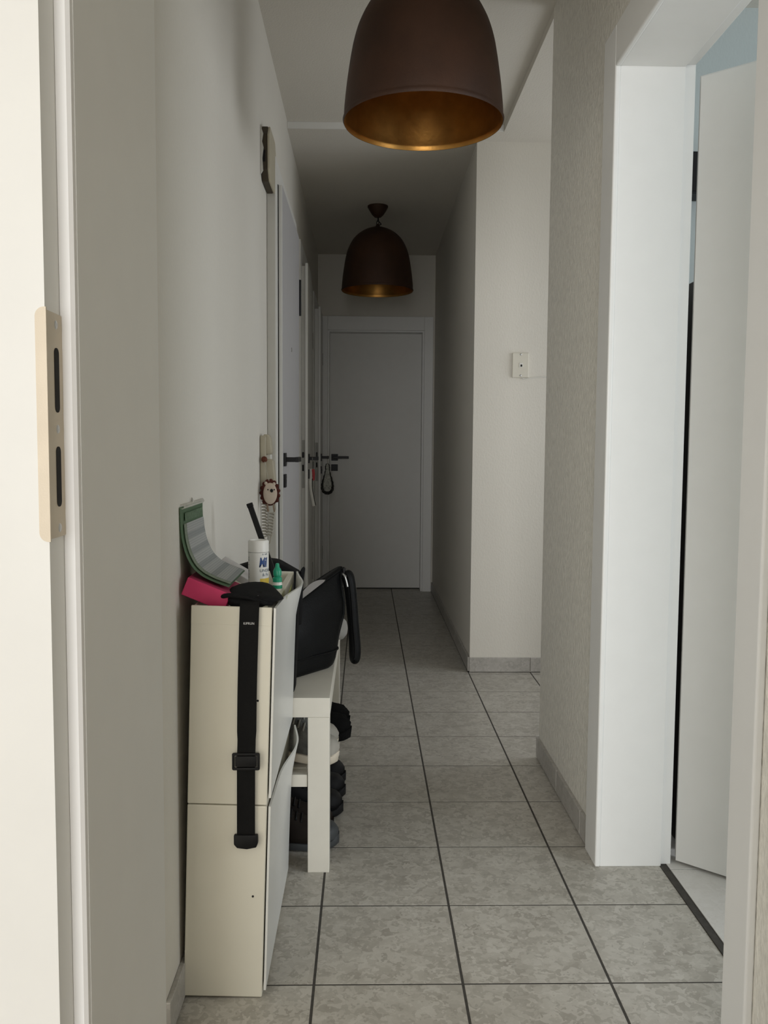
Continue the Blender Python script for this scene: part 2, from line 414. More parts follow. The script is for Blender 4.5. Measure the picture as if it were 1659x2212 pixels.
# ceilings
struct('ceiling', [(-2.7, XR+0.001, -3.7, 3.975, ZC, ZC+0.2)], 'ceil', 'white painted ceiling above the pendant lamps')
struct('ceiling_lower', [(XL-0.3, XR+0.001, 3.975, 6.9, ZL, ZL+0.2), (XR+0.001, 2.15, 2.75, 6.9, ZL, ZL+0.2)], 'ceil', 'slightly lower white ceiling of the far corridor and recess')
struct('lit_step_1', [(XL+0.001, XR-0.001, 3.9715, 3.9748, ZL+0.0005, ZC-0.0005)], 'lack', 'step face between the two ceilings, painted whiter to look lit')  # light on the step face is put in as whiter paint
struct('ceiling_side_room', [(XR+0.001, 3.6, -1.4, 2.75, ZL, ZL+0.2)], 'bluewall', 'grey blue ceiling of the side room')

# walls
D1 = (3.245, 4.015, 2.04); D2 = (4.70, 5.41, 2.06); D3 = (5.87, 6.40, 2.02)     # left doors: y0, y1, top of leaf
struct('wall_left', [(XL-WT, XL, 0.885, 1.0, 0, ZC), (XL-WT, XL, 1.0, 1.5, 2.2, ZC), (XL-WT, XL, 1.5, D1[0]+0.012, 0, ZC), (XL-WT, XL, D1[1]-0.012, D2[0]+0.012, 0, ZC),  # the near gap is left for the assumed window
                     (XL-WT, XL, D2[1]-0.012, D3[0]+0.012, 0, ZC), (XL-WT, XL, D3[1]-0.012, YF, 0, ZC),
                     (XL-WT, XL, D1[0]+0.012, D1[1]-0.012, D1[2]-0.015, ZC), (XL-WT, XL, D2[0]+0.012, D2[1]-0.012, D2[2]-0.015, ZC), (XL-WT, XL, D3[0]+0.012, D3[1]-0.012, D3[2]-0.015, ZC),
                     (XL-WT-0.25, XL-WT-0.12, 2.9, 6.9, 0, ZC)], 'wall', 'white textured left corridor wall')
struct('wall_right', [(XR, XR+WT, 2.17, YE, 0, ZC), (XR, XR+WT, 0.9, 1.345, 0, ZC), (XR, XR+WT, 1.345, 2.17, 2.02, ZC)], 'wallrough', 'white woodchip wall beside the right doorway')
struct('wall_step', [(XF, 2.0, YA, YA+0.2, 0, ZL)], 'wall', 'bright white wall facing the camera with phone socket')
struct('wall_far_right', [(XF, XF+0.2, YA+0.2, YF+0.2, 0, ZL)], 'wall', 'white right wall of the far corridor')
struct('wall_recess', [(2.0, 2.15, YE-0.08, YA+0.2, 0, 0.65), (2.0, 2.15, YE-0.08, YA+0.2, 2.05, ZL), (2.0, 2.15, YE-0.08, 3.0, 0.65, 2.05), (2.0, 2.15, 4.0, YA+0.2, 0.65, 2.05), (XR+WT, 2.0, YE-0.065, YE, 0, ZL)], 'wall', 'white wall of the side recess')
FD = (-0.284, 0.430, 1.945)    # far door opening x0, x1, top
struct('wall_far', [(XL-0.3, FD[0]-0.01, YF, YF+0.14, 0, ZL), (FD[1]+0.01, XF+0.2, YF, YF+0.14, 0, ZL), (FD[0]-0.01, FD[1]+0.01, YF, YF+0.14, FD[2]+0.01, ZL), (XL-0.3, XF+0.2, YF+0.32, YF+0.4, 0, ZL)], 'wall', 'white end wall above the far door')
# near doorway wall and the room the camera stands in
ND = (-0.236, 0.52, 2.02)
struct('wall_doorway', [(-2.6, ND[0], 0.632, 0.885, 0, ZC), (ND[1], 0.80, 0.632, 0.9, 0, ZC), (ND[0], ND[1], 0.632, 0.885, ND[2], ZC)], 'wall', 'white wall around the near doorway')
struct('wall_near_room', [(-2.6, -2.45, -3.6, 0.632, 0, ZC), (0.60, 0.75, -3.6, 0.632, 0, ZC),
                          (-2.45, -1.4, -3.6, -3.45, 0, ZC), (0.2, 0.60, -3.6, -3.45, 0, ZC), (-1.4, 0.2, -3.6, -3.45, 0, 0.35), (-1.4, 0.2, -3.6, -3.45, 2.25, ZC)], 'nearwall', 'walls of the room behind the camera')
# side room
struct('wall_side_room', [(3.40, 3.55, -1.3, -0.8, 0, ZL), (3.40, 3.55, 1.2, 3.0, 0, ZL), (3.40, 3.55, -0.8, 1.2, 0, 0.65), (3.40, 3.55, -0.8, 1.2, 2.15, ZL), (XR+WT+0.006, 3.40, 2.86, 2.878, 0, ZL),
                          (XR+WT, 3.40, -1.3, -1.1, 0, ZL), (XR+WT-0.01, XR+WT+0.002, -1.1, 1.30, 0, ZL)], 'bluewall', 'grey blue wall of the side room')
w = empty('assumed_window_2', (3.47, 0.2, 0.65), 'assumed white framed window of the side room', None, None, 'structure')  # assumed, out of view; placed for the light through the right doorway
bm = newbm()
box(bm, 3.44, 3.50, -0.8, -0.75, 0.65, 2.15, 0.004); box(bm, 3.44, 3.50, 1.15, 1.2, 0.65, 2.15, 0.004); box(bm, 3.44, 3.50, -0.75, 1.15, 0.65, 0.70, 0.004); box(bm, 3.44, 3.50, -0.75, 1.15, 2.10, 2.15, 0.004)
obj('assumed_window_frame', bm, 'lack', w)
for nm, (x0, x1, y, z0, z1), lb in (('assumed_window_1', (-1.4, 0.2, -3.53, 0.35, 2.25), 'assumed white framed window behind the camera'),):  # assumed and never in view, set for the light from behind
    w = empty(nm, ((x0+x1)/2, y, z0), lb, None, None, 'structure')
    bm = newbm()
    box(bm, x0, x0+0.05, y-0.03, y+0.03, z0, z1, 0.004); box(bm, x1-0.05, x1, y-0.03, y+0.03, z0, z1, 0.004)
    box(bm, x0+0.05, x1-0.05, y-0.03, y+0.03, z0, z0+0.05, 0.004); box(bm, x0+0.05, x1-0.05, y-0.03, y+0.03, z1-0.05, z1, 0.004)
    obj('assumed_window_frame', bm, 'lack', w)

w = empty('assumed_window_3', (XL-0.1, 1.25, 0), 'assumed tall white framed window in the left wall behind the near door jamb', None, None, 'structure')  # window is assumed and unseen, added to brighten the corridor
bm = newbm()
box(bm, XL-0.14, XL-0.08, 1.0, 1.035, 0, 2.2, 0.004); box(bm, XL-0.14, XL-0.08, 1.465, 1.5, 0, 2.2, 0.004); box(bm, XL-0.14, XL-0.08, 1.035, 1.465, 0, 0.05, 0.004); box(bm, XL-0.14, XL-0.08, 1.035, 1.465, 2.15, 2.2, 0.004)
obj('assumed_window_frame', bm, 'lack', w)

w = empty('assumed_window_4', (2.07, 3.5, 0.65), 'assumed white framed window at the end of the side recess', None, None, 'structure')  # unseen window, assumed from the shading and added to light the step wall
bm = newbm()
box(bm, 2.05, 2.11, 3.0, 3.05, 0.65, 2.05, 0.004); box(bm, 2.05, 2.11, 3.95, 4.0, 0.65, 2.05, 0.004); box(bm, 2.05, 2.11, 3.05, 3.95, 0.65, 0.70, 0.004); box(bm, 2.05, 2.11, 3.05, 3.95, 2.0, 2.05, 0.004)
obj('assumed_window_frame', bm, 'lack', w)

# baseboards: tile strips
def baseboard(name, label, axis, fixed, side, a0, a1, step=0.30, start=None, h=0.072, th=0.010):
    """a strip of single tiles along axis; the face lies `th` off the wall at `fixed`"""
    r = empty(name, ((fixed, a0, 0) if axis == 'y' else (a0, fixed, 0)), label, None, None, 'structure')
    s = a0 if start is None else start
    while s < a1-0.004:
        e = min(s+step-0.004, a1); b = max(s, a0)
        if e-b > 0.008:
            lo, hi = sorted((fixed, fixed+side*th))
            bm = newbm()
            if axis == 'y': box(bm, lo, hi, b, e, 0.004, h, 0.0012, 1)
            else: box(bm, b, e, lo, hi, 0.004, h, 0.0012, 1)
            obj('tile', bm, 'btile', r)
        s += step
    return r
baseboard('baseboard_left', 'grey tile baseboard along the left wall', 'y', XL, 1, 1.5, 3.13, start=1.35)
baseboard('baseboard_right', 'grey tile baseboard beside the right door frame', 'y', XR, -1, 2.262, YE, start=2.03)
baseboard('baseboard_step', 'grey tile baseboard below the phone socket', 'x', YA, -1, XF-0.002, 1.99, start=0.5018)
baseboard('baseboard_far_right', 'grey tile baseboard of the far corridor', 'y', XF, -1, YA, 6.445, start=YA)

# ---- door builders
def sq_rosette(parent, c, n, half=0.025, th=0.008):
    """square plate on a face; c centre on the face, n outward normal"""
    n = Vector(n).normalized(); s = Vector((0, 0, 1)).cross(n).normalized()
    xf = Matrix.Translation(Vector(c)) @ Matrix(((s.x, n.x, 0, 0), (s.y, n.y, 0, 0), (0, 0, 1, 0), (0, 0, 0, 1)))
    return xf
def lever(parent, c, n, d, length=0.125, half=0.025, sink=0.0):
    """square rosette with a flat lever pointing along d"""
    n = Vector(n).normalized(); d = Vector(d).normalized()
    xf = Matrix.Translation(Vector(c)) @ Matrix(((d.x, n.x, 0, 0), (d.y, n.y, 0, 0), (0, 0, 1, 0), (0, 0, 0, 1)))
    bm = newbm()
    box(bm, -half, half, 0.0, 0.008, -half, half, 0.001, 1, xf)
    box(bm, -0.009, 0.009, 0.007, 0.048, -0.009, 0.009, 0.002, 2, xf)
    box(bm, -0.010, length, 0.042, 0.054, -0.0095, 0.0095, 0.0015, 2, xf)
    return obj('handle', bm, 'blackmetal', parent)
def keyplate(parent, c, n, half=0.025, name='key_rosette'):
    n = Vector(n).normalized(); d = Vector((0, 0, 1)).cross(n)
    xf = Matrix.Translation(Vector(c)) @ Matrix(((d.x, n.x, 0, 0), (d.y, n.y, 0, 0), (0, 0, 1, 0), (0, 0, 0, 1)))
    bm = newbm(); box(bm, -half, half, 0.0, 0.008, -half, half, 0.001, 1, xf)
    box(bm, -0.003, 0.003, 0.007, 0.010, -0.010, 0.006, 0.0008, 1, xf)
    return obj(name, bm, 'blackmetal', parent)
def frame_left(parent, y0, y1, top, arch, proj, mat, side=0.0):
    """architrave and lining of a door in the left wall; y0,y1 leaf edges"""
    bm = newbm(); xo = XL+proj
    ye1 = min(y1+arch, YF-0.0)
    prof = 0.003
    box(bm, XL, xo, y0-arch+0.012, y0+0.008, 0, top+arch-0.012, prof, 2)
    box(bm, XL, xo, y1-0.008, ye1-0.012, 0, top+arch-0.012, prof, 2)
    box(bm, XL, xo, y0+0.008, y1-0.008, top-0.008, top+arch-0.012, prof, 2)
    obj('architrave', bm, mat, parent)
    bm = newbm()
    box(bm, XL-WT, XL, y0-0.0+0.012, y0+0.03, 0, top-0.03); box(bm, XL-WT, XL, y1-0.03, y1-0.012, 0, top-0.03); box(bm, XL-WT, XL, y0+0.012, y1-0.012, top-0.03, top-0.015)
    obj('lining', bm, mat, parent)
def hinge(parent, p, z0, z1, r=0.008):
    bm = newbm()
    lathe(bm, [(r, z0), (r, (z0+z1)/2-0.001), (r*0.85, (z0+z1)/2), (r, (z0+z1)/2+0.001), (r, z1)], (p[0], p[1], 0), 12, None, True)
    return obj('hinge', bm, 'blackmetal', parent, smooth='auto')
def leaf_left(parent, y0, y1, top, x0, x1, lipth=0.015, th=0.040, ov=0.013, mat='leaf'):
    """rebated leaf; outer face runs from (x0,y0) near to (x1,y1) far. Returns leaf object and a frame mapping"""
    d = Vector((x1-x0, y1-y0, 0)); L = d.length; d.normalize(); n = Vector((d.y, -d.x, 0))
    xf = Matrix.Translation((x0, y0, 0)) @ Matrix(((d.x, n.x, 0, 0), (d.y, n.y, 0, 0), (0, 0, 1, 0), (0, 0, 0, 1)))
    bm = newbm()
    box(bm, 0, L, -lipth, 0, 0.008, top, 0.0025, 2, xf)
    box(bm, ov, L-ov, -th, -lipth+0.0005, 0.008, top-ov, 0.001, 1, xf)
    o = obj('door_leaf', bm, mat, parent)
    bm = newbm(); box(bm, -0.0012, 0.0012, -lipth+0.001, -0.001, 0.009, top-0.001, 0.0004, 1, xf); obj('lit_edge', bm, 'lack', o)  # near edge painted whiter so it seems to catch the light
    return o, xf, n, d, L

# door_1: closed entrance door
d1 = empty('door_1', (XL, 3.63, 0), 'closed white entrance door with peephole and black handle', None, None, 'structure')
frame_left(d1, 3.231, 4.02, 2.03, 0.09, 0.032, 'framepaint')
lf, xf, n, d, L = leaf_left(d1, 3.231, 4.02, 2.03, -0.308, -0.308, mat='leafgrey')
bobj('gap_shade', 'dark', d1, -0.3252, -0.3225, 3.2255, 3.2300, 0.005, 2.03)  # dark strip stands in for the shade in the gap beside the leaf
lever(lf, xf @ Vector((0.045, 0, 1.031)), n, d, 0.15)
keyplate(lf, xf @ Vector((0.045, 0, 0.951)), n)
bm = newbm(); lathe(bm, [(0.0, 0.0), (0.009, 0.0), (0.009, 0.002), (0.005, 0.003), (0.004, 0.001), (0.0, 0.001)], xf @ Vector((0.37, 0, 1.478)), 20, Matrix.Rotation(PI/2, 4, 'Y').to_3x3())
obj('peephole', bm, 'chrome', lf, smooth='auto')
hinge(d1, (-0.306, 4.028), 1.68, 1.842, 0.007); hinge(d1, (-0.306, 4.028), 0.25, 0.41, 0.007)

# door_2 and door_3: ajar doors
def ajar(name, label, y0, y1, top, x0, x1, hz, hs):
    r = empty(name, (XL, (y0+y1)/2, 0), label, None, None, 'structure')
    frame_left(r, y0+0.01, y1+0.005, top, 0.115 if name == 'door_2' else 0.10, 0.012, 'lack')
    lf, xf, n, d, L = leaf_left(r, y0, y1, top, x0, x1)
    lever(lf, xf @ Vector((0.055, 0, hz)), n, d, 0.115)
    keyplate(lf, xf @ Vector((0.055, 0, hz-0.085)), n)
    bm = newbm(); box(bm, 0.0115, 0.0135, -0.036, -0.018, hz-0.16, hz+0.10, 0.001, 1, xf); obj('lock_forend', bm, 'forend', lf)
    bm = newbm(); box(bm, 0.003, 0.0115, -0.031, -0.021, hz+0.005, hz+0.035, 0.002, 1, xf); obj('latch', bm, 'blackmetal', lf)
    bm = newbm(); box(bm, 0.0105, 0.0118, -0.031, -0.022, hz-0.068, hz-0.034, 0.001, 1, xf); obj('bolt_slot', bm, 'dark', lf)
    hp = xf @ Vector((L+0.002, -0.004, 0))
    for z0, z1 in hs: hinge(r, (hp.x, hp.y), z0, z1, 0.0055)
    return r, xf, n, d
d2, xf2, n2, dd2 = ajar('door_2', 'white door ajar in the middle of the left wall', D2[0], D2[1], D2[2], -0.313, -0.330, 1.018, ((1.685, 1.783), (0.25, 0.36)))
d3, xf3, n3, dd3 = ajar('door_3', 'white door ajar at the far end of the left wall', D3[0], D3[1], D3[2], -0.305, -0.318, 1.012, ((1.68, 1.768), (0.25, 0.35)))

# door_4: far closed door
d4 = empty('door_4', (0.07, YF, 0), 'closed white door at the far end of the corridor', None, None, 'structure')
x0, x1, zt = FD
bm = newbm()
box(bm, XL+0.002, x0, YF-0.018, YF, 0, 2.047, 0.003); box(bm, x1, XF-0.012, YF-0.018, YF, 0, 2.047, 0.003); box(bm, x0, x1, YF-0.018, YF, zt, 2.047, 0.003)
obj('architrave', bm, 'lack', d4)
bm = newbm()
box(bm, x0-0.01, x0+0.012, YF, YF+0.105, 0, zt+0.01); box(bm, x1-0.012, x1+0.01, YF, YF+0.105, 0, zt+0.01); box(bm, x0+0.012, x1-0.012, YF, YF+0.105, zt-0.010, zt+0.01)
obj('lining', bm, 'lack', d4)
bm = newbm(); box(bm, x0-0.008, x1+0.008, YF+0.107, YF+0.145, 0.008, zt+0.008, 0.002); lf4 = obj('door_leaf', bm, 'leaf', d4)
lever(lf4, (-0.235, YF+0.107, 1.006), (0, -1, 0), (1, 0, 0), 0.108)
keyplate(lf4, (-0.236, YF+0.107, 0.928), (0, -1, 0))

# door_5: right doorway with the leaf swung into the side room
d5 = empty('door_5', (XR, 1.75, 0), 'open white door in the right wall with deep lining', None, None, 'structure')
RY0, RY1, RZ = 1.367, 2.147, 2.000
bm = newbm()
box(bm, XR-0.014, XR, RY1, RY1+0.104, 0, RZ+0.10, 0.004, 3); box(bm, XR-0.014, XR, RY0-0.085, RY0, 0, RZ+0.10, 0.004, 3); box(bm, XR-0.014, XR, RY0, RY1, RZ, RZ+0.10, 0.004, 3)
obj('architrave', bm, 'lack', d5)
bm = newbm()
box(bm, XR, 0.771, RY1+0.004, RY1+0.024, 0, RZ+0.02, 0.001); box(bm, XR, 0.771, RY0-0.024, RY0-0.004, 0, RZ+0.02, 0.001); box(bm, XR, 0.771, RY0-0.004, RY1+0.004, RZ+0.003, RZ+0.02, 0.001)
obj('lining', bm, 'lack', d5)
bm = newbm()
box(bm, 0.7715, 0.800, RY1+0.014, RY1+0.03, 0, RZ+0.02, 0.002); box(bm, 0.7715, 0.800, RY0-0.03, RY0-0.014, 0, RZ+0.02, 0.002); box(bm, 0.7715, 0.800, RY0-0.014, RY1+0.014, RZ+0.012, RZ+0.03, 0.002)
obj('rebate', bm, 'lack', d5)
# leaf
dv = Vector((0.092, -0.083, 0)).normalized(); nv = Vector((dv.y, -dv.x, 0))   # nv points to the corridor side
xf5 = Matrix.Translation((0.8125, 2.162, 0)) @ Matrix(((dv.x, nv.x, 0, 0), (dv.y, nv.y, 0, 0), (0, 0, 1, 0), (0, 0, 0, 1)))
bm = newbm(); box(bm, 0.0, 0.76, -0.025, 0.0, 0.010, 1.985, 0.0015, 2, xf5); box(bm, -0.012, 0.775, -0.040, -0.0245, 0.010, 1.998, 0.002, 2, xf5)
obj('door_leaf', bm, 'lack', d5)
bobj('threshold', 'grout', d5, 0.7685, 0.7855, RY0, RY1+0.003, -0.004, 0.0022, bev=0.0006)

# door_6: the near doorway, strike jamb on the left of the photograph
d6 = empty('door_6', (ND[0], 0.632, 0), 'white door frame with strike plate close to the camera', None, None, 'structure')
bm = newbm()
prism(bm, [(-0.224, 0.615), (-0.224, 0.6535), (-0.213, 0.6535), (-0.213, 0.90), (-0.236, 0.90), (-0.236, 0.632), (-0.31, 0.632), (-0.31, 0.615)], 'z', 0.0, 2.06, 0.0)
obj('jamb', bm, 'lackwarm', d6)
bm = newbm(); prism(bm, [(-0.2238, 0.6445), (-0.2238, 0.6533), (-0.2135, 0.6533), (-0.2135, 0.6475), (-0.216, 0.6445)], 'z', 0.0, 2.0, 0.0)
obj('seal', bm, 'seal', d6)
bm = newbm()
prism(bm, [(0.508, 0.615), (0.508, 0.6535), (0.497, 0.6535), (0.497, 0.90), (0.52, 0.90), (0.52, 0.632), (0.594, 0.632), (0.594, 0.615)], 'z', 0.0, 2.06)
obj('jamb', bm, 'lackwarm', d6)
bm = newbm(); box(bm, -0.224, 0.508, 0.615, 0.632, 1.99, 2.06); box(bm, -0.213, 0.497, 0.632, 0.90, 1.99, 2.02); obj('head', bm, 'lackwarm', d6)
bm = newbm(); box(bm, -0.31, -0.236, 0.885, 0.90, 0, 2.06, 0.003); box(bm, 0.52, 0.594, 0.9, 0.915, 0, 2.06, 0.003); obj('architrave', bm, 'lackwarm', d6)
# strike plate: an angle plate, narrow lip on the face and long leg on the rebate
zc0, zc1 = 1.0075, 1.172
plate_root_z = (zc0+zc1)/2
sp = newbm()
def rrect(bm, w0, w1, z0, z1, r, fn, corners):
    pts = []
    for cx, cz, a0, on in ((w1-r, z1-r, 0, corners[0]), (w0+r, z1-r, 90, corners[1]), (w0+r, z0+r, 180, corners[2]), (w1-r, z0+r, 270, corners[3])):
        if on:
            for k in range(7):
                a = math.radians(a0+15*k); pts.append((cx+r*math.cos(a), cz+r*math.sin(a)))
        else:
            sx = 1 if a0 in (0, 270) else -1; sz = 1 if a0 in (0, 90) else -1
            pts.append((cx+sx*r, cz+sz*r))
    return pts
lip = rrect(sp, -0.2305, -0.2227, zc0, zc1, 0.0065, None, (False, True, True, False))
prism(sp, lip, 'y', 0.6135, 0.6151)
leg = [(y, z) for y, z in rrect(sp, 0.6142, 0.6462, zc0+0.002, zc1-0.002, 0.004, None, (True, False, False, True))]
prism(sp, leg, 'x', -0.2241, -0.2226)
spo = obj('strike_plate', sp, 'steel', d6)
for z0, z1 in ((1.0995, 1.1455), (1.0315, 1.0750)):
    s = newbm(); pl = rrect(s, 0.6275, 0.6365, z0, z1, 0.0040, None, (True,)*4); prism(s, pl, 'x', -0.2232, -0.2222); obj('latch_slot', s, 'dark', spo)
for z in (1.162, 1.0875, 1.016):
    s = newbm(); lathe(s, [(0.0, 0.0), (0.0012, 0.0003), (0.0028, 0.0), (0.0033, -0.0004)], (-0.2222, 0.6325, z), 14, Matrix.Rotation(PI/2, 4, 'Y').to_3x3())
    obj('screw', s, 'chrome', spo, smooth=True)

# ------------------------------------------------------------------ shoe cabinets (two stacked units leaning off the wall)
TH = 0.0284
CX = Matrix.Translation((-0.350, 0, 0.0055)) @ Matrix.Rotation(TH, 4, 'Y')
CY0, CY1 = 1.622, 2.121
def cabinet(label, zb, top_open, bulge_amp, bulge_u):
    r = empty('shoe_cabinet', tuple(CX @ Vector((0.08, (CY0+CY1)/2, zb))), label, 'cabinet', 'narrow white shoe cabinets stacked against the left wall')
    H = 0.385; bm = newbm()
    if not top_open:
        box(bm, 0, 0.1525, CY0, CY1, zb, zb+H, 0.0025, 2, CX)
    else:
        t = 0.006
        box(bm, 0, 0.1525, CY0, CY1, zb, zb+H-0.034, 0.002, 2, CX)
        box(bm, 0, 0.1525, CY0, CY0+t, zb+H-0.036, zb+H, 0.0015, 2, CX); box(bm, 0, 0.1525, CY1-t, CY1, zb+H-0.036, zb+H-0.002, 0.0015, 2, CX)
        box(bm, 0, t, CY0+t, CY1-t, zb+H-0.036, zb+H-0.004, 0.0015, 2, CX); box(bm, 0.139, 0.1525, CY0+t, CY1-t, zb+H-0.036, zb+H-0.006, 0.0015, 2, CX)
    obj('body', bm, 'cab', r)
    bm = newbm()
    def f(u, v, w=0.0):
        b = bulge_amp*math.exp(-((u-bulge_u)/0.27)**2)*(v**3.2)
        sag = 0.0012*math.sin(3*PI*u)*v
        z0, z1 = zb+0.014, zb+H-0.001
        return CX @ Vector((0.1555+w+b+sag, CY0+0.002+u*(CY1-CY0-0.004), z0+(z1-z0)*v))
    slab(bm, f, lambda u, v: f(u, v, 0.0042), 28, 16)
    obj('flap', bm, 'flap', r, smooth='auto')
    bm = newbm(); lathe(bm, [(0.0, 0.0006), (0.0022, 0.0006), (0.0022, -0.0002)], CX @ Vector((0.130, CY0, zb+0.205)), 12, Matrix.Rotation(PI/2, 4, 'X').to_3x3())
    obj('screw_hole', bm, 'dark', r)
    return r
cabinet('lower white shoe cabinet standing on the floor tiles', 0.0, False, 0.024, 0.72)
cabinet('upper white shoe cabinet carrying the canister and pink box', 0.387, True, 0.030, 0.60)

# ------------------------------------------------------------------ bench
bn = empty('bench', (-0.216, 2.555, 0), 'white narrow bench with shelf carrying the black handbag', 'bench')
BX0, BX1, BY0, BY1 = -0.346, -0.086, 2.1225, 3.005
bobj('seat', 'bench', bn, BX0, BX1, BY0, BY1, 0.402, 0.452, bev=0.0015)
for x0 in (BX0, BX1-0.0565):
    for y0 in (BY0, BY1-0.05):
        bobj('leg', 'bench', bn, x0+0.001, x0+0.0555, y0+0.001, y0+0.05, 0.0, 0.4018, bev=0.0012)
bobj('shelf', 'bench', bn, BX0+0.012, -0.148, BY0+0.0505, BY1-0.0505, 0.221, 0.254, bev=0.0012)
bobj('shelf_rail', 'bench', bn, BX0+0.056, BX1-0.057, BY0+0.004, BY0+0.050, 0.222, 0.2535, bev=0.0012)

# ------------------------------------------------------------------ shoes
def lerp(tab, t):
    for (a, x), (b, y) in zip(tab, tab[1:]):
        if t <= b: return x+(y-x)*(t-a)/(b-a)
    return tab[-1][1]
OUT = [(0, .016), (.03, .026), (.1, .033), (.25, .036), (.42, .034), (.58, .040), (.72, .045), (.85, .043), (.93, .034), (.98, .019), (1, .008)]
HGT = [(0, .060), (.04, .078), (.12, .088), (.25, .083), (.38, .086), (.5, .076), (.62, .062), (.75, .052), (.87, .046), (.95, .036), (1, .016)]
def shoe(name, label, group, cat, toe, L, upper, sole, laces=None, cap=None, hs=1.0, ws=1.0, tilt=0.0, yaw_=0.0, sole_h=0.022, lump=0.0):
    """toe: world point under the toe tip; the shoe runs towards -X from it"""
    T = Matrix.Translation(toe) @ Matrix.Rotation(yaw_, 4, 'Z') @ Matrix.Rotation(tilt, 4, 'Y') @ Matrix.Translation((-L, 0, 0))
    r = empty(name, toe, label, cat, group)
    ts = [0, .015, .04, .09, .16, .25, .34, .42, .5, .58, .66, .74, .82, .88, .93, .97, 1.0]
    def base(t):   # toe spring
        return 0.012*max(0, (t-0.8)/0.2)**2
    bm = newbm(); rings = []
    for t in ts:
        w = (lerp(OUT, t)+0.003)*ws; b = base(t); ring = []
        for k in range(12):
            a = 2*PI*k/12
            ring.append(T @ Vector((t*L, w*math.copysign(abs(math.cos(a))**0.35, math.cos(a)), b+sole_h/2+sole_h/2*math.copysign(abs(math.sin(a))**0.6, math.sin(a)))))
        rings.append(ring)
    loft(bm, rings); obj('sole', bm, sole, r, smooth='auto')
    def up(t, a, k=1.0):
        w = lerp(OUT, t)*ws*k; h = (lerp(HGT, t)*hs-0.004)*k
        x = math.cos(a); z = math.sin(a)
        wy = w*math.copysign(abs(x)**0.62, x)*(1-0.28*max(0, z)**2*(1 if t < 0.55 else 0.4))
        lm = lump*(math.sin(37*t+5*a)+math.sin(61*t-9*a))*max(0, z)
        return T @ Vector((0.008+t*(L-0.012), wy, base(t)+sole_h-0.002+max(0, z)**0.75*h+lm))
    bm = newbm(); rings = []
    for t in ts:
        rings.append([up(t, PI*k/14) for k in range(15)])
    loft(bm, rings, closed=False, cap=False)
    R = rings
    vs = list(bm.verts)
    bmesh.ops.holes_fill(bm, edges=[e for e in bm.edges if e.is_boundary], sides=0)
    uo = obj('upper', bm, upper, r, smooth=True)
    bm = newbm()
    sphere(bm, T @ Vector((0.20*L, 0, sole_h+lerp(HGT, .2)*hs-0.005)), (0.13*L, 0.021*ws, 0.006), (Matrix.Rotation(yaw_, 3, 'Z') @ Matrix.Rotation(tilt, 3, 'Y')), 14, 8)
    obj('opening', bm, 'dark', r, smooth=True)
    if laces:
        for i in range(5):
            t = 0.40+0.055*i
            bm = newbm()
            tube(bm, [up(t, PI/2+s, 1.0) + (T.to_3x3() @ Vector((0, 0, 0.0025))) for s in (-0.62, -0.3, 0, 0.3, 0.62)], 0.0026, 6)
            obj('lace', bm, laces, uo, smooth=True)
    if cap:
        bm = newbm(); rings = []
        for t in (0.80, .84, .88, .93, .97, 1.0):
            rings.append([up(t, PI*k/14, 1.03) + T.to_3x3() @ Vector((0.002, 0, 0)) for k in range(15)])
        loft(bm, rings, closed=False, cap=False); obj('toe_cap', bm, cap, r, smooth=True)
    return r
GS = 'shoes kept on the bench shelf'; GF = 'shoes on the floor below the bench'
TL = 0.17
r = shoe('sneaker', 'grey mesh sneaker with cream sole nearest the front bench leg', GS, 'shoe', (-0.071, 2.222, 0.2445), 0.272, 'sneaker', 'solew', 'sneakerlt', 'sneakerlt', 1.05, 1.0, TL, 0, 0.030)
shoe('sneaker', 'grey mesh sneaker behind the nearest sneaker on the bench shelf', GS, 'shoe', (-0.076, 2.317, 0.2450), 0.272, 'sneaker', 'solew', 'sneakerlt', 'sneakerlt', 1.05, 0.98, TL, 0, 0.030)
shoe('fleece_boot', 'fluffy black shoe jutting out beside the cream soled sneaker', GS, 'shoe', (-0.040, 2.413, 0.2435), 0.290, 'fluff', 'fluff', None, None, 1.0, 1.0, 0.12, 0, 0.030, 0.0018)
shoe('fleece_boot', 'fluffy black shoe farther along the bench shelf', GS, 'shoe', (-0.046, 2.508, 0.2440), 0.290, 'fluff', 'fluff', None, None, 1.0, 0.98, 0.12, 0, 0.030, 0.0018)
shoe('low_shoe', 'dark shoe with slate grey toe nearest on the floor under bench', GF, 'shoe', (-0.066, 2.275, 0.0), 0.268, 'shoebrown', 'shoegrey', 'shoeblack', 'shoegrey', 1.0, 0.98, 0, 0, 0.026)
shoe('low_shoe', 'dark brown shoe beside the slate toed shoe under the bench', GF, 'shoe', (-0.084, 2.372, 0.0), 0.258, 'shoebrown', 'shoebrown', 'shoeblack', None, 1.0, 0.95, 0, 0, 0.024)
shoe('low_shoe', 'rounded black shoe between the brown shoe and farther black ones', GF, 'shoe', (-0.060, 2.476, 0.0), 0.272, 'shoeblack', 'shoeblack', 'blackweb', None, 1.1, 1.0, 0, 0.03, 0.028)
shoe('low_shoe', 'black shoe fourth from the front on the floor under bench', GF, 'shoe', (-0.056, 2.600, 0.0), 0.272, 'shoeblack', 'shoeblack', 'blackweb', None, 1.1, 1.0, 0, -0.03, 0.028)
shoe('low_shoe', 'black shoe farthest from the camera under the bench', GF, 'shoe', (-0.058, 2.715, 0.0), 0.27, 'shoeblack', 'shoeblack', 'blackweb', None, 1.15, 1.0, 0, 0, 0.028)

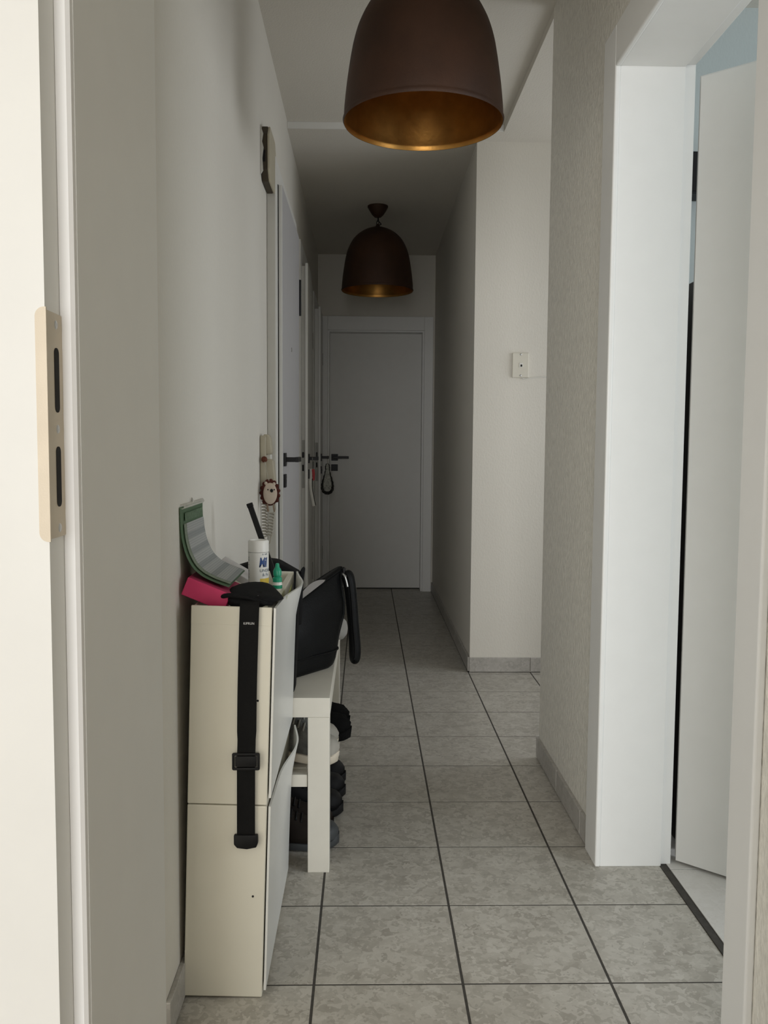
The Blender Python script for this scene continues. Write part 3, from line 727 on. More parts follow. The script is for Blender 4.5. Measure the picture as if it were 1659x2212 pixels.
# ------------------------------------------------------------------ black handbag on the bench
hb = empty('handbag', (-0.208, 2.392, 0.452), 'black leather handbag with hanging strap on the bench', 'bag')
e = Vector((0.656, 0.755, 0)); nn = Vector((-0.755, 0.656, 0))
def bagring(t, k=1.0, n=32):
    c0 = Vector((-0.2065, 2.394, 0.4535)); c1 = Vector((-0.142, 2.425, 0.690))
    c = c0.lerp(c1, t) ; c.z = c0.z+(c1.z-c0.z)*t
    hl = (0.112+0.020*math.sin(PI*min(1, t*1.1))-0.004*t)*k; hd = (0.064*(1-t)**0.75+0.010+0.012*math.sin(PI*t))*k
    pw = 0.42+0.25*t
    ring = []
    for i in range(n):
        a = 2*PI*i/n
        s = math.copysign(abs(math.cos(a))**pw, math.cos(a)); q = math.copysign(abs(math.sin(a))**pw, math.sin(a))
        wob = 0.004*math.sin(5*s+9*t)*(t*(1-t)*4)+0.003*math.sin(13*t+4*s)*(1 if q < 0 else 0.4)
        p = c + e*(hl*s) + nn*(hd*q + wob)
        p.z += 0.042*s*t**1.5
        ring.append(p)
    return ring
bm = newbm()
tsb = [0, 0.03, 0.09, 0.18, 0.3, 0.42, 0.54, 0.66, 0.78, 0.88, 0.95, 1.0]
rings = [[p*0.08+q*0.92 if False else Vector((p.x, p.y, p.z)) for p, q in zip(bagring(t), bagring(t))] for t in tsb]
rings[0] = [Vector((-0.2065+(p.x+0.2065)*0.95, 2.394+(p.y-2.394)*0.95, p.z)) for p in rings[0]]
loft(bm, rings); obj('body', bm, 'leather', hb, smooth=True)
for name, tz in (('base_seam', 0.20), ('rim', 0.985)):
    bm = newbm(); pts = bagring(tz, 1.012); tube(bm, pts+[pts[0], pts[1]], 0.0028 if name == 'base_seam' else 0.0042, 6, False); obj(name, bm, 'leather', hb, smooth=True)
bm = newbm()   # seam piping on the right end
tube(bm, [bagring(t, 1.01)[30] for t in tsb[1:]], 0.0035, 6); obj('side_piping', bm, 'leather', hb, smooth=True)
bm = newbm()
sp_ = [(-0.066, 2.498, 0.700), (-0.052, 2.494, 0.716), (-0.040, 2.488, 0.700), (-0.032, 2.484, 0.64), (-0.026, 2.482, 0.56), (-0.021, 2.482, 0.50), (-0.0215, 2.482, 0.468), (-0.0275, 2.482, 0.456), (-0.0345, 2.483, 0.466), (-0.037, 2.485, 0.52), (-0.043, 2.488, 0.60), (-0.052, 2.492, 0.67), (-0.060, 2.496, 0.70)]
def smoothpath(p, n=6):
    P = [Vector(q) for q in p]; out = []
    for i in range(len(P)-1):
        a, b, c, d_ = P[max(i-1, 0)], P[i], P[i+1], P[min(i+2, len(P)-1)]
        for k in range(n):
            t = k/n
            out.append(0.5*((2*b)+(c-a)*t+(2*a-5*b+4*c-d_)*t*t+(3*b-a-3*c+d_)*t**3))
    out.append(P[-1]); return out
tube(bm, smoothpath(sp_), 0.004, 8, True, (0.0042, 0.012, (1, 0, 0.01))); obj('strap', bm, 'leather', hb, smooth=True)
bm = newbm(); tube(bm, smoothpath([(-0.064, 2.482, 0.712), (-0.058, 2.476, 0.706), (-0.053, 2.474, 0.69), (-0.050, 2.473, 0.676)]), 0.0032, 8); obj('zip_pull', bm, 'chrome', hb, smooth=True)
bm = newbm(); lathe(bm, [(0.0, 0.0), (0.006, 0.002), (0.006, 0.014), (0.0, 0.018)], (-0.062, 2.492, 0.714), 12); obj('stud', bm, 'blackmetal', hb, smooth='auto')
# pale leaflet in the bag opening
bm = newbm()
def leafl(u, v):
    a = Vector((-0.205, 2.343, 0.650)); b = Vector((-0.128, 2.432, 0.700))
    p = a.lerp(b, u) + Vector((0, 0, 1))*(0.028*v*math.sin(PI*(0.12+0.8*u))-0.002) + nn*(-0.006*v-0.016)
    return p
grid(bm, leafl, 10, 3, 0.0012)
tag(obj('leaflet', bm, 'paper', None, smooth='auto'), 'pale grey leaflet sticking out of the black handbag', 'paper')

# black fabric bag standing between the cabinet and the handbag
fb = empty('fabric_bag', (-0.25, 2.2, 0.452), 'upright black fabric bag behind the shoe cabinet on the bench', 'bag')
bm = newbm()
prism(bm, [(-0.335, 0.453), (-0.178, 0.453), (-0.171, 0.60), (-0.168, 0.700), (-0.164, 0.758), (-0.220, 0.790), (-0.262, 0.795), (-0.335, 0.772)], 'y', 2.158, 2.222, 0.007)
obj('body', bm, 'blackfab', fb, smooth='auto')
bm = newbm(); tube(bm, smoothpath([(-0.164, 2.19, 0.757), (-0.159, 2.195, 0.765), (-0.163, 2.2, 0.735), (-0.166, 2.205, 0.69), (-0.169, 2.21, 0.62)]), 0.003, 8, True, (0.0028, 0.009, (1, 0, 0.01))); obj('strap', bm, 'blackfab', fb, smooth=True)

# soft pale pouch at the far end of the bench
bm = newbm()
rings = []
for z, k in ((0.4532, 0.80), (0.456, 0.93), (0.468, 1.0), (0.484, 0.97), (0.496, 0.85), (0.502, 0.6)):
    rings.append([Vector((-0.170+0.113*k*math.copysign(abs(math.cos(a))**0.5, math.cos(a)), 2.86+0.105*k*math.copysign(abs(math.sin(a))**0.5, math.sin(a)), z+0.004*math.sin(3*a))) for a in [2*PI*i/28 for i in range(28)]])
loft(bm, rings); tag(obj('cloth_pouch', bm, 'pouch', None, smooth=True), 'flat pale grey cloth pouch behind the handbag on the bench', 'pouch')

# ------------------------------------------------------------------ things on top of the cabinets
def oriented_box(name, mat, o, e1, L1, L2, y0, y1, bev=0.0015, ):
    e1 = Vector((e1[0], 0, e1[1])).normalized(); e2 = Vector((-e1.z, 0, e1.x))
    xf = Matrix(((e1.x, 0, e2.x, o[0]), (0, 1, 0, 0), (e1.z, 0, e2.z, o[1]), (0, 0, 0, 1)))
    bm = newbm(); box(bm, 0, L1, y0, y1, 0, L2, bev, 2, xf); return bm, xf
bm, pxf = oriented_box('x', None, (-0.3525, 0.7935), (0.925, -0.38), 0.088, 0.036, 1.648, 1.780)
pk = empty('pink_box', (-0.31, 1.71, 0.755), 'magenta cardboard box tilted between wall and cabinet top', 'box')
carton = obj('carton', bm, 'pink', pk)
bm = newbm(); box(bm, 0.002, 0.086, 1.650, 1.778, 0.0357, 0.0366, 0.0003, 1, pxf); obj('lid_panel', bm, 'pinkdark', carton)

# wall calendar curling off the wall
cal = empty('wall_calendar', (-0.33, 1.77, 0.80), 'green bordered calendar curling from the wall over the pink box', 'calendar')
prof = [(-0.3545, 0.960), (-0.3545, 0.935), (-0.3530, 0.905), (-0.3490, 0.882), (-0.3430, 0.863), (-0.3330, 0.8440), (-0.3180, 0.8290), (-0.3000, 0.8185), (-0.2820, 0.8110), (-0.264, 0.8045)]
cp = smoothpath([(x, 0, z) for x, z in prof], 5)
clen = [0]
for a, b in zip(cp, cp[1:]): clen.append(clen[-1]+(b-a).length)
def cpt(v):
    s = v*clen[-1]
    for i in range(len(cp)-1):
        if s <= clen[i+1] or i == len(cp)-2:
            t = (s-clen[i])/(clen[i+1]-clen[i]); p = cp[i].lerp(cp[i+1], t); tg = (cp[i+1]-cp[i]).normalized(); break
    return p, Vector((-tg.z, 0, tg.x))
CYA, CYB = 1.655, 1.885
def calf(off, ua, ub, va, vb):
    def f(u, v):
        vv = va+(vb-va)*v; p, nr = cpt(vv)
        return Vector((p.x, CYA+(CYB-CYA)*(ua+(ub-ua)*u)+0.012*vv, p.z)) + nr*off
    return f
nr0 = cpt(0.2)[1]; sgn = 1 if nr0.x > 0 else -1
bm = newbm(); grid(bm, calf(0.0, 0, 1, 0, 1), 6, 40, 0.0022); obj('backing', bm, 'calgreen', cal, smooth='auto')
bm = newbm(); grid(bm, calf(0.0030*sgn, 0.19, 0.97, 0.17, 0.99), 6, 40, 0.0004, True); obj('page', bm, 'calrows', cal, smooth='auto')
bm = newbm(); grid(bm, calf(0.0029*sgn, 0.09, 0.185, 0.17, 0.99), 2, 40, 0.0004); obj('day_column', bm, 'calpale', cal, smooth='auto')
bm = newbm(); grid(bm, calf(0.0029*sgn, 0.14, 0.93, 0.065, 0.145), 4, 6, 0.0004); obj('header_panel', bm, 'calmid', cal, smooth='auto')
bm = newbm()
for k in range(26):
    y = CYA+0.012+(CYB-CYA-0.024)*k/25
    pts = [(-0.3535+0.0045*math.cos(a), y+0.0006*a, 0.9605+0.0045*math.sin(a)) for a in [2*PI*i/10 for i in range(11)]]
    tube(bm, pts, 0.0007, 5)
obj('spiral_binding', bm, 'lanwhite', cal, smooth=True)
bm = newbm(); tube(bm, [(-0.3535, 1.762, 0.955), (-0.350, 1.764, 0.966), (-0.3535, 1.766, 0.972), (-0.355, 1.77, 0.962)], 0.0012, 6); obj('hanger_hook', bm, 'lanwhite', cal, smooth=True)

# pale carton behind the calendar
bm, _ = oriented_box('x', None, (-0.3440, 0.800), (0.87, -0.50), 0.085, 0.016, 1.965, 2.075)
tag(obj('leaning_carton', bm, 'paper'), 'flat pale grey carton leaning behind the calendar', 'box')

# wipes canister
KX, KY, KR, KZ0, KZ1 = -0.2385, 1.925, 0.0228, 0.7425, 0.8700
cn = empty('canister', (KX, KY, KZ0), 'white plastic canister with blue lettering on the cabinet top', 'canister')
bm = newbm(); lathe(bm, [(0.0, KZ0), (KR-0.002, KZ0), (KR, KZ0+0.002), (KR, KZ1-0.027)], (KX, KY, 0), 48); tub = obj('tub', bm, 'canw', cn, smooth='auto')
bm = newbm(); lathe(bm, [(KR-0.0004, KZ1-0.0266), (KR+0.0003, KZ1-0.026), (KR+0.0003, KZ1-0.003), (KR-0.0022, KZ1), (KR-0.004, KZ1), (KR-0.0045, KZ1-0.004), (0, KZ1-0.004)], (KX, KY, 0), 48); obj('lid', bm, 'canw', cn, smooth='auto')
def wrap_text(s, size, ang, z, mat, name, shear=0.0, spacing=1.0, width=None, bold=0.0):
    bm = text_bm(s, size, 0.0, spacing, shear, width, bold)
    xs = [v.co.x for v in bm.verts]; x0 = min(xs)
    bmesh.ops.triangulate(bm, faces=bm.faces[:])
    bmesh.ops.subdivide_edges(bm, edges=[e_ for e_ in bm.edges if e_.calc_length() > 0.004], cuts=1)
    for v in bm.verts:
        a = ang + (v.co.x-x0)/KR      # angle measured from the camera-facing direction towards +X
        zz = z+v.co.y; base = -PI/2+0.12
        v.co = Vector((KX+(KR+0.0004)*math.cos(base+a), KY+(KR+0.0004)*math.sin(base+a), zz))
    return obj(name, bm, mat, tub)
def D(a): return math.radians(a)
wrap_text('Mil', 0.0300, D(4), 0.8205, 'blueink', 'brand_print', 0.22, 0.9, 0.0205, 0.0007)
wrap_text('a uni', 0.0075, D(22), 0.8400, 'greyink', 'slogan_print')
wrap_text('UNDER', 0.0095, D(8), 0.8030, 'greyink', 'product_print', 0.0, 1.0, None, 0.0001)
wrap_text('& Fo', 0.0095, D(22), 0.7935, 'greyink', 'product_print', 0.0, 1.0, None, 0.0001)
bm = newbm()
def ylab(u, v):
    a = -PI/2+0.12+D(9)+u*D(75); return Vector((KX+(KR+0.0003)*math.cos(a), KY+(KR+0.0003)*math.sin(a), 0.7735+0.0120*v))
grid(bm, ylab, 10, 1); obj('yellow_panel', bm, 'yellow', tub)
bm = newbm()
for z, n_ in ((0.832, 3), (0.826, 2), (0.815, 1), (0.802, 3), (0.795, 3), (0.788, 2), (0.776, 2)):
    for k in range(n_):
        def tick(u, v, z=z, k=k):
            a = -PI/2+0.12-D(72)+u*D(12-3*k); return Vector((KX+(KR+0.0003)*math.cos(a), KY+(KR+0.0003)*math.sin(a), z-0.0022*k+0.0011*v))
        grid(bm, tick, 2, 1)
obj('fine_print', bm, 'greyink', tub)

# black flat rod leaning behind the canister
a_, b_ = Vector((-0.198, 1.985, 0.747)), Vector((-0.2665, 1.985, 0.9480))
dr = (b_-a_); Lr = dr.length; dr.normalize()
rx = Matrix(((dr.z, 0, dr.x, a_.x), (0, 1, 0, a_.y), (-dr.x, 0, dr.z, a_.z), (0, 0, 0, 1)))
rd = empty('rod', tuple(a_), 'flat black rod standing up behind the white canister', 'rod')
bm = newbm(); box(bm, -0.0062, 0.0062, -0.004, 0.004, 0, Lr-0.002, 0.001, 2, rx); obj('bar', bm, 'blackplas', rd)
bm = newbm(); box(bm, -0.0070, 0.0070, -0.005, 0.005, Lr-0.010, Lr, 0.0015, 2, rx); obj('end_cap', bm, 'blackplas', rd)

# dropper bottle
QX, QY = -0.1895, 1.858
db = empty('dropper_bottle', (QX, QY, 0.742), 'small dropper bottle with green cap beside the canister', 'bottle')
bm = newbm(); lathe(bm, [(0.0, 0.742), (0.0098, 0.742), (0.0104, 0.744), (0.0104, 0.783), (0.0092, 0.786), (0, 0.786)], (QX, QY, 0), 28); bot = obj('bottle', bm, 'canw', db, smooth='auto')
bm = newbm(); lathe(bm, [(0.01055, 0.752), (0.01055, 0.7655)], (QX, QY, 0), 28); obj('label_band', bm, 'navy', bot, smooth=True)
bm = newbm(); lathe(bm, [(0.01052, 0.772), (0.01052, 0.7795)], (QX, QY, 0), 28); obj('label_stripe', bm, 'green', bot, smooth=True)
bm = newbm(); lathe(bm, [(0.0100, 0.7862), (0.0100, 0.795), (0.0075, 0.797), (0.0075, 0.7985), (0.0090, 0.800), (0.0092, 0.809), (0.0075, 0.814), (0.0050, 0.817), (0.0042, 0.824), (0.0030, 0.8265), (0, 0.827)], (QX, QY, 0), 28); obj('cap', bm, 'green', db, smooth='auto')

# yellow-green slip tucked behind the upper flap
bm = newbm()
def slip(u, v): return CX @ Vector((0.1565+0.012*v, 1.76+0.12*u, 0.715+0.055*v+0.008*u))
grid(bm, slip, 4, 4, 0.0006); tag(obj('paper_slip', bm, 'lime'), 'yellow green paper slip tucked behind the bulging flap', 'paper')

# running belt: pouch on the cabinet, webbing hanging down its near side
rb = empty('running_belt', (-0.225, 1.69, 0.77), 'black running belt with pouch on top and strap hanging down', 'belt')
bm = newbm(); rings = []
for i in range(13):
    t = i/12; th = PI*t
    y = 1.6335+0.145*(0.5-0.5*math.cos(th)); k = max(0.03, math.sin(th)**0.55)
    ring = []
    for j in range(24):
        a = 2*PI*j/24
        x = -0.2225+0.0570*k*math.cos(a)*(1+0.07*math.sin(3*a+4*t)); z = 0.779+0.003*t+0.021*k*math.sin(a)*(1 if math.sin(a) > 0 else 0.75)+0.004*math.sin(2*a+7*t)*k
        z -= 0.10*max(0, (x+0.19))
        ring.append(Vector((x, y, z)))
    rings.append(ring)
loft(bm, rings); obj('pouch', bm, 'blackfab', rb, smooth=True)
bm = newbm(); tube(bm, smoothpath([(-0.278, 1.655, 0.788), (-0.255, 1.637, 0.794), (-0.22, 1.632, 0.790), (-0.195, 1.634, 0.780), (-0.180, 1.65, 0.776)]), 0.0045, 8); obj('pouch_fold', bm, 'blackfab', rb, smooth=True)
bm = newbm(); lathe(bm, [(0, 0.0015), (0.0016, 0.001), (0.002, 0)], (-0.205, 1.6460, 0.7905), 10, Matrix.Rotation(PI/3, 4, 'X').to_3x3()); obj('snap', bm, 'chrome', rb, smooth=True)
wp = smoothpath([(-0.2185, 1.672, 0.795), (-0.2180, 1.640, 0.786), (-0.2175, 1.6215, 0.782), (-0.2178, 1.6165, 0.768), (-0.2195, 1.6165, 0.72), (-0.2225, 1.6165, 0.62), (-0.2240, 1.6155, 0.52), (-0.2250, 1.6140, 0.48), (-0.2255, 1.6155, 0.44), (-0.2260, 1.6160, 0.36), (-0.2260, 1.6155, 0.318)], 5)
bm = newbm(); rr_ = []
for i, p in enumerate(wp):
    t_ = (wp[min(i+1, len(wp)-1)]-wp[max(i-1, 0)]).normalized(); nrm = Vector((1, 0, 0)).cross(t_).normalized()
    hw = 0.0182 if i < 30 else 0.0172
    rr_.append([p+Vector((-hw, 0, 0))-nrm*0.0009, p+Vector((hw, 0, 0))-nrm*0.0009, p+Vector((hw, 0, 0))+nrm*0.0009, p+Vector((-hw, 0, 0))+nrm*0.0009])
loft(bm, rr_); web = obj('webbing', bm, 'blackweb', rb, smooth='auto')
bm = newbm()
for z in (0.4640, 0.4925): box(bm, -0.2505, -0.1995, 1.6100, 1.6150, z-0.0028, z+0.0028, 0.002, 2)
for x in (-0.2488, -0.2012): box(bm, x-0.0026, x+0.0026, 1.6098, 1.6152, 0.462, 0.4945, 0.002, 2)
box(bm, -0.2455, -0.2045, 1.6105, 1.6130, 0.468, 0.489, 0.001, 2)
obj('slider_buckle', bm, 'blackplas', rb, smooth='auto')
bm = newbm(); prism(bm, [(-0.2490, 0.334), (-0.2030, 0.334), (-0.2025, 0.318), (-0.2060, 0.309), (-0.2240, 0.3055), (-0.2430, 0.308), (-0.2490, 0.315)], 'y', 1.6105, 1.6195, 0.0022); obj('end_clip', bm, 'blackplas', rb, smooth='auto')
bm = text_bm('KIPRUN', 0.0064, 0.0, 1.05, 0.0, 0.0200)
for v in bm.verts: v.co = Vector((-0.2186+v.co.x, 1.6149, 0.7440+v.co.y))
obj('brand_print', bm, 'whiteink', web)

# ------------------------------------------------------------------ door chime
ch = empty('door_chime', (XL, 3.08, 1.98), 'old cream door chime box above the intercom', 'chime')
poly = [(2.975, 2.005), (3.010, 1.975), (3.150, 1.975), (3.185, 2.005), (3.185, 2.120), (3.155, 2.155), (3.005, 2.155), (2.975, 2.120)]
bm = newbm(); prism(bm, poly, 'x', XL+0.002, -0.3345, 0.002); obj('case', bm, 'chimebrown', ch)
bm = newbm(); prism(bm, [(3.08+(y-3.08)*0.995, 2.065+(z-2.065)*0.995) for y, z in poly], 'x', -0.3343, -0.3265, 0.003); obj('front_cover', bm, 'cream', ch)
bobj('sound_slot', 'dark', ch, -0.353, -0.340, 2.9742, 2.9752, 2.030, 2.068, bev=0.0002)
bm = newbm()
prism(bm, [(XL+0.0005, 1.985), (-0.3475, 2.00), (-0.350, 2.04), (-0.346, 2.075), (-0.351, 2.095), (-0.347, 2.120), (XL+0.0005, 2.15)], 'y', 2.9685, 2.9738)
obj('chipped_paint_edge', bm, 'framepaint', ch)

# ------------------------------------------------------------------ intercom with handset and coiled cord
ic = empty('intercom', (XL, 2.96, 0.915), 'aged cream intercom handset with coiled cord on the wall', 'intercom')
bm = newbm(); box(bm, XL+0.0005, -0.3355, 2.925, 3.010, 0.918, 1.116, 0.005, 3); obj('base', bm, 'cream', ic, smooth='auto')
bm = newbm(); prism(bm, [(-0.338, 1.052), (-0.3225, 1.052), (-0.318, 1.060), (-0.3225, 1.108), (-0.330, 1.120), (-0.345, 1.121), (-0.345, 1.056)], 'y', 2.930, 2.992, 0.004); obj('earpiece', bm, 'cream', ic, smooth='auto')
bm = newbm(); prism(bm, [(-0.345, 1.036), (-0.320, 1.037), (-0.3135, 1.030), (-0.307, 0.960), (-0.3065, 0.930), (-0.318, 0.921), (-0.345, 0.924)], 'y', 2.930, 2.992, 0.004); obj('mouthpiece', bm, 'cream', ic, smooth='auto')
bobj('hook_switch', 'lanwhite', ic, -0.336, -0.322, 2.940, 2.985, 1.0365, 1.0525, bev=0.001)
def helix(p0, p1, r, turns, n=10):
    p0, p1 = Vector(p0), Vector(p1); ax = (p1-p0).normalized(); a = ax.orthogonal().normalized(); b = ax.cross(a)
    return [p0.lerp(p1, i/(turns*n)) + a*(r*math.cos(2*PI*i/n)) + b*(r*math.sin(2*PI*i/n)) for i in range(turns*n+1)]
bm = newbm()
pts = helix((-0.3455, 2.955, 0.916), (-0.3440, 2.965, 0.770), 0.0080, 14)
pts += smoothpath([pts[-1], Vector((-0.342, 2.972, 0.752)), Vector((-0.334, 2.978, 0.744)), Vector((-0.328, 2.978, 0.752)), Vector((-0.3265, 2.974, 0.768))], 5)[1:]
pts += helix((-0.3280, 2.968, 0.772), (-0.3190, 2.962, 0.856), 0.0080, 8)
pts += smoothpath([pts[-1], Vector((-0.309, 2.962, 0.866)), Vector((-0.311, 2.962, 0.885)), Vector((-0.317, 2.962, 0.905)), Vector((-0.320, 2.962, 0.925))], 5)[1:]
tube(bm, pts, 0.0023, 6); obj('coiled_cord', bm, 'cord', ic, smooth=True)

# hedgehog plush hanging in front of the handset
hh = empty('hedgehog_plush', (-0.318, 2.90, 0.88), 'small cream and brown hedgehog plush hanging below the intercom', 'toy')
HC = Vector((-0.3205, 2.900, 0.9235))
bm = newbm(); sphere(bm, HC+Vector((0, 0.006, 0)), (0.031, 0.014, 0.043), None, 20, 14)
for k in range(15):
    a = 2*PI*k/15+0.2
    if -2.2 < (a if a < PI else a-2*PI) < -0.95: continue
    c = HC+Vector((0.0285*math.cos(a), 0.006, 0.041*math.sin(a))); sphere(bm, c, 0.0072, None, 10, 8)
obj('spiny_back', bm, 'plushbrown', hh, smooth=True)
bm = newbm()
vs = sphere(bm, HC+Vector((0.002, -0.007, -0.001)), (0.0232, 0.014, 0.036), None, 24, 16)
hbody = obj('body', bm, 'plushcream', hh, smooth=True)
for dx, dz in ((-0.012, 0.033), (0.015, 0.031)):
    bm = newbm(); sphere(bm, HC+Vector((dx, -0.008, dz)), (0.0055, 0.004, 0.006), None, 12, 8); obj('ear', bm, 'plushcream', hbody, smooth=True)
for dx in (-0.002, 0.0185):
    bm = newbm(); sphere(bm, HC+Vector((dx-0.002, -0.0195 if dx < 0.01 else -0.0165, 0.0125)), 0.0024, None, 10, 8); obj('eye', bm, 'blackplas', hbody, smooth=True)
bm = newbm(); sphere(bm, HC+Vector((0.0085, -0.0215, 0.0095)), (0.0052, 0.0045, 0.0062), None, 12, 8); obj('nose', bm, 'blackplas', hbody, smooth=True)
for dx in (-0.008, 0.0125):
    bm = newbm(); p = HC+Vector((dx, -0.004, -0.036)); tube(bm, smoothpath([p, p+Vector((0.0005, 0, -0.012)), p+Vector((0.003, 0, -0.026))]), 0.0036 if dx < 0 else 0.0022, 8); obj('leg', bm, 'plushleg', hh, smooth=True)
bm = newbm(); sphere(bm, (-0.3400, 2.912, 1.036), 0.0105, None, 14, 10); obj('pompom', bm, 'knob', hh, smooth=True)
bm = newbm(); tube(bm, smoothpath([(-0.338, 2.906, 1.030), (-0.332, 2.903, 1.000), (-0.325, 2.902, 0.970), (-0.322, 2.902, 0.962)]), 0.0011, 6); obj('loop', bm, 'cord', hh, smooth=True)

# ------------------------------------------------------------------ phone socket on the step wall
ph = empty('phone_socket', (0.727, YA, 1.413), 'small white phone socket plate on the bright facing wall', 'socket')
bobj('plate', 'creamlight', ph, 0.688, 0.766, YA-0.011, YA-0.0005, 1.413, 1.529, bev=0.003)
bobj('jack', 'lanwhite', ph, 0.7205, 0.7375, YA-0.0130, YA-0.0108, 1.460, 1.482, bev=0.0008)
bobj('jack_hole', 'dark', ph, 0.7265, 0.7345, YA-0.0136, YA-0.0128, 1.464, 1.474, bev=0.0003)
for z in (1.521, 1.423):
    bm = newbm(); lathe(bm, [(0.0, 0.0012), (0.004, 0.0008), (0.0055, -0.0006)], (0.7275, YA-0.0112, z), 14, Matrix.Rotation(PI/2, 4, 'X').to_3x3()); obj('screw', bm, 'chrome', ph, smooth=True)
bm = newbm(); tube(bm, smoothpath([(0.735, YA-0.006, 1.411), (0.757, YA-0.004, 1.408), (0.785, YA-0.003, 1.412), (0.815, YA-0.003, 1.416), (0.86, YA-0.003, 1.418), (1.1, YA-0.003, 1.418)]), 0.0018, 6); obj('wire', bm, 'canw', ph, smooth=True)

# ------------------------------------------------------------------ pendant lamps
LP = [(0.0, 0.2105), (0.006, 0.2135), (0.012, 0.2105), (0.036, 0.2095), (0.085, 0.2045), (0.122, 0.1995), (0.167, 0.1925), (0.208, 0.1840), (0.25, 0.1700), (0.294, 0.1460), (0.325, 0.1170), (0.348, 0.083), (0.362, 0.050), (0.371, 0.022)]
LPS = [(p.x, p.y) for p in smoothpath([(z, q, 0) for z, q in LP[2:]], 4)]
def pendant(label, x, y, zr, zc):
    r = empty('pendant_lamp', (x, y, zr), label, 'lamp', 'brown dome pendant lamps')
    bm = newbm(); lathe(bm, [(q, zr+z) for z, q in LP[:2]+LPS]+[(0.0, zr+0.373)], (x, y, 0), 72); obj('shade', bm, 'copper', r, smooth=True)
    bm = newbm(); lathe(bm, [(0.2100, zr+0.0005)]+[(q-0.004, zr+z-0.002) for z, q in LPS]+[(0.0, zr+0.369)], (x, y, 0), 72); obj('liner', bm, 'gold', r, smooth=True)
    bm = newbm(); lathe(bm, [(0.0, zc-0.066), (0.010, zc-0.066), (0.020, zc-0.064), (0.034, zc-0.050), (0.052, zc-0.022), (0.060, zc-0.008), (0.060, zc-0.0005), (0.0, zc-0.0005)], (x, y, 0), 36); obj('ceiling_rose', bm, 'copper', r, smooth='auto')
    z0, z1 = zr+0.370, zc-0.066
    bm = newbm(); lathe(bm, [(0.0, z0-0.004), (0.016, z0-0.004), (0.013, z0+0.006), (0.007, z0+0.018), (0, z0+0.018)], (x, y, 0), 20); obj('cap', bm, 'copper', r, smooth='auto')
    nl = max(2, int((z1-z0-0.012)/0.018))
    for k in range(nl):     # chain links
        zc_ = z0+0.014+(z1-z0-0.014)*(k+0.5)/nl; h = (z1-z0-0.012)/nl*0.66
        bm = newbm()
        tube(bm, [(x+(0.0065*math.cos(a) if k % 2 == 0 else 0), y+(0.0065*math.cos(a) if k % 2 else 0), zc_+h*math.sin(a)) for a in [2*PI*i/14 for i in range(15)]], 0.0019, 6)
        obj('chain_link', bm, 'blackmetal', r, smooth=True)
    bm = newbm(); tube(bm, smoothpath([(x+0.006, y, z0+0.012), (x+0.020, y-0.004, z0+0.3*(z1-z0)), (x+0.006, y-0.006, z0+0.6*(z1-z0)), (x+0.004, y, z1+0.001)]), 0.0026, 8); obj('cable', bm, 'blackplas', r, smooth=True)
    return r
pendant('near large brown dome pendant lamp cut by the picture top', 0.148, 2.36, 1.936, ZC)
pendant('far brown dome pendant lamp with its ceiling rose in view', 0.064, 5.19, 2.003, ZL)

# ------------------------------------------------------------------ things hanging on the door handles
P2 = xf2 @ Vector((0.055, 0.024, 1.018))
ln = empty('key_lanyard', tuple(P2+Vector((0, 0, -0.25))), 'white ribbon lanyard with red clip on a door handle', 'lanyard')
bm = newbm(); tube(bm, [P2+Vector((0, 0.012*math.cos(a), 0.013*math.sin(a)-0.003)) for a in [2*PI*i/14 for i in range(15)]], 0.0016, 6); obj('ring', bm, 'chrome', ln, smooth=True)
bm = newbm(); tube(bm, smoothpath([P2+Vector((0.002, 0, -0.016)), P2+Vector((0.002, 0, -0.045)), P2+Vector((0.0, 0, -0.062))]), 0.002, 6); obj('cord', bm, 'blackplas', ln, smooth=True)
bm = newbm(); tube(bm, smoothpath([P2+Vector((-0.009, 0, -0.055)), P2+Vector((-0.012, 0, -0.10)), P2+Vector((-0.011, 0, -0.15)), P2+Vector((-0.004, 0, -0.20)), P2+Vector((0.008, 0, -0.262))]), 0.002, 8, True, (0.0105, 0.0045, (1, 0, 0))); obj('ribbon', bm, 'lanwhite', ln, smooth=True)
bm = newbm(); tube(bm, smoothpath([P2+Vector((-0.002, -0.001, -0.11)), P2+Vector((-0.002, -0.001, -0.16)), P2+Vector((0.006, -0.001, -0.21)), P2+Vector((0.0165, -0.001, -0.258))]), 0.002, 8, True, (0.002, 0.0045, (1, 0, 0))); obj('ribbon_edge', bm, 'blackplas', ln, smooth=True)
bm = newbm(); prism(bm, [(P2.x-0.005, P2.z-0.058), (P2.x+0.010, P2.z-0.058), (P2.x+0.013, P2.z-0.085), (P2.x+0.011, P2.z-0.118), (P2.x+0.001, P2.z-0.122)], 'y', P2.y-0.005, P2.y+0.005, 0.0015); obj('clip', bm, 'red', ln)

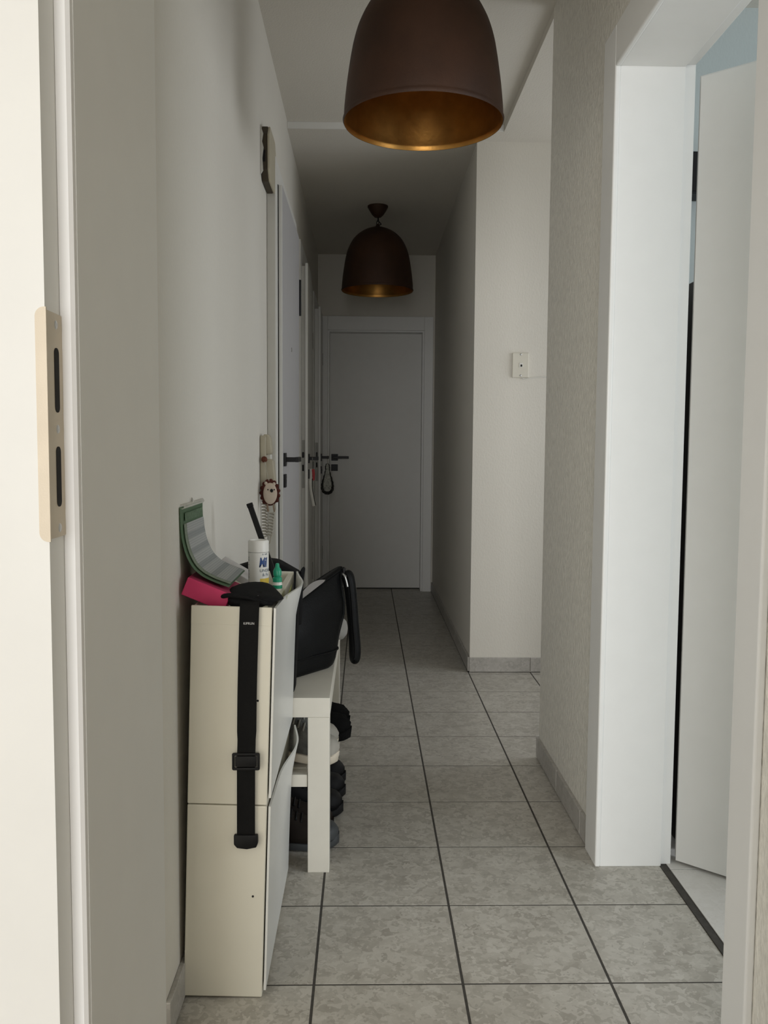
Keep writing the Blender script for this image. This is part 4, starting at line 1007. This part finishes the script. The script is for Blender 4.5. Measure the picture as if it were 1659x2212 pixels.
P3 = xf3 @ Vector((0.100, 0.048, 1.012))
P3 = Vector((P3.x, P3.y, P3.z))
od = empty('door_ornament', tuple(P3+Vector((0, 0, -0.25))), 'grey drop shaped fabric ornament with dark ruffled edge on door handle', 'ornament')
OCX, OCZ = P3.x-0.003, P3.z
drop = [(0.0, -0.045), (0.010, -0.052), (0.013, -0.070), (0.012, -0.085), (0.018, -0.115), (0.027, -0.15), (0.034, -0.18), (0.036, -0.205), (0.031, -0.228), (0.016, -0.243), (0.0, -0.246)]
outl = [(x, z) for x, z in drop]+[(-x, z) for x, z in reversed(drop[1:-1])]
bm = newbm(); prism(bm, [(OCX+x*0.80, OCZ-0.02+(z+0.02)*0.93) for x, z in outl], 'y', P3.y-0.008, P3.y+0.004, 0.002); obj('cloth', bm, 'lace', od)
bm = newbm()
pts = smoothpath([(OCX+x, P3.y-0.002, OCZ+z) for x, z in outl+[outl[0]]], 4)
pts = [p+Vector((0.002*math.sin(i*1.7), 0.002*math.cos(i*1.3), 0.002*math.cos(i*1.7))) for i, p in enumerate(pts)]
tube(bm, pts, [0.0038+0.0065*max(0, (OCZ-0.10-p.z)/0.14) for p in pts], 7); obj('ruffle', bm, 'laceedge', od, smooth=True)
bm = newbm(); tube(bm, smoothpath([(OCX, P3.y-0.002, OCZ-0.046), (OCX+0.002, P3.y-0.004, OCZ-0.012), (OCX+0.001, P3.y, OCZ+0.0115), (OCX-0.003, P3.y+0.004, OCZ-0.012), (OCX, P3.y-0.001, OCZ-0.046)]), 0.0017, 6); obj('hanging_loop', bm, 'lanwhite', od, smooth=True)

# ------------------------------------------------------------------ side room, seen through the hinge gap
tc = empty('tall_cabinet', (1.08, 2.42, 0), 'tall black cabinet glimpsed through the gap beside the right door', 'cabinet')
bobj('carcass', 'darkwood', tc, 0.86, 1.30, 2.245, 2.60, 0.003, 1.52, bev=0.003)
bobj('door', 'darkwood', tc, 0.863, 1.078, 2.226, 2.244, 0.004, 1.517, bev=0.002); bobj('door', 'darkwood', tc, 1.082, 1.297, 2.226, 2.244, 0.004, 1.517, bev=0.002)
wb = empty('wall_box', (1.03, 2.82, 1.87), 'small black box on the wall above the tall black cabinet', 'speaker')
bobj('case', 'blackplas', wb, 0.95, 1.11, 2.77, 2.859, 1.885, 2.015, bev=0.004); bobj('grille', 'dark', wb, 0.957, 1.103, 2.766, 2.7705, 1.892, 2.008, bev=0.001)
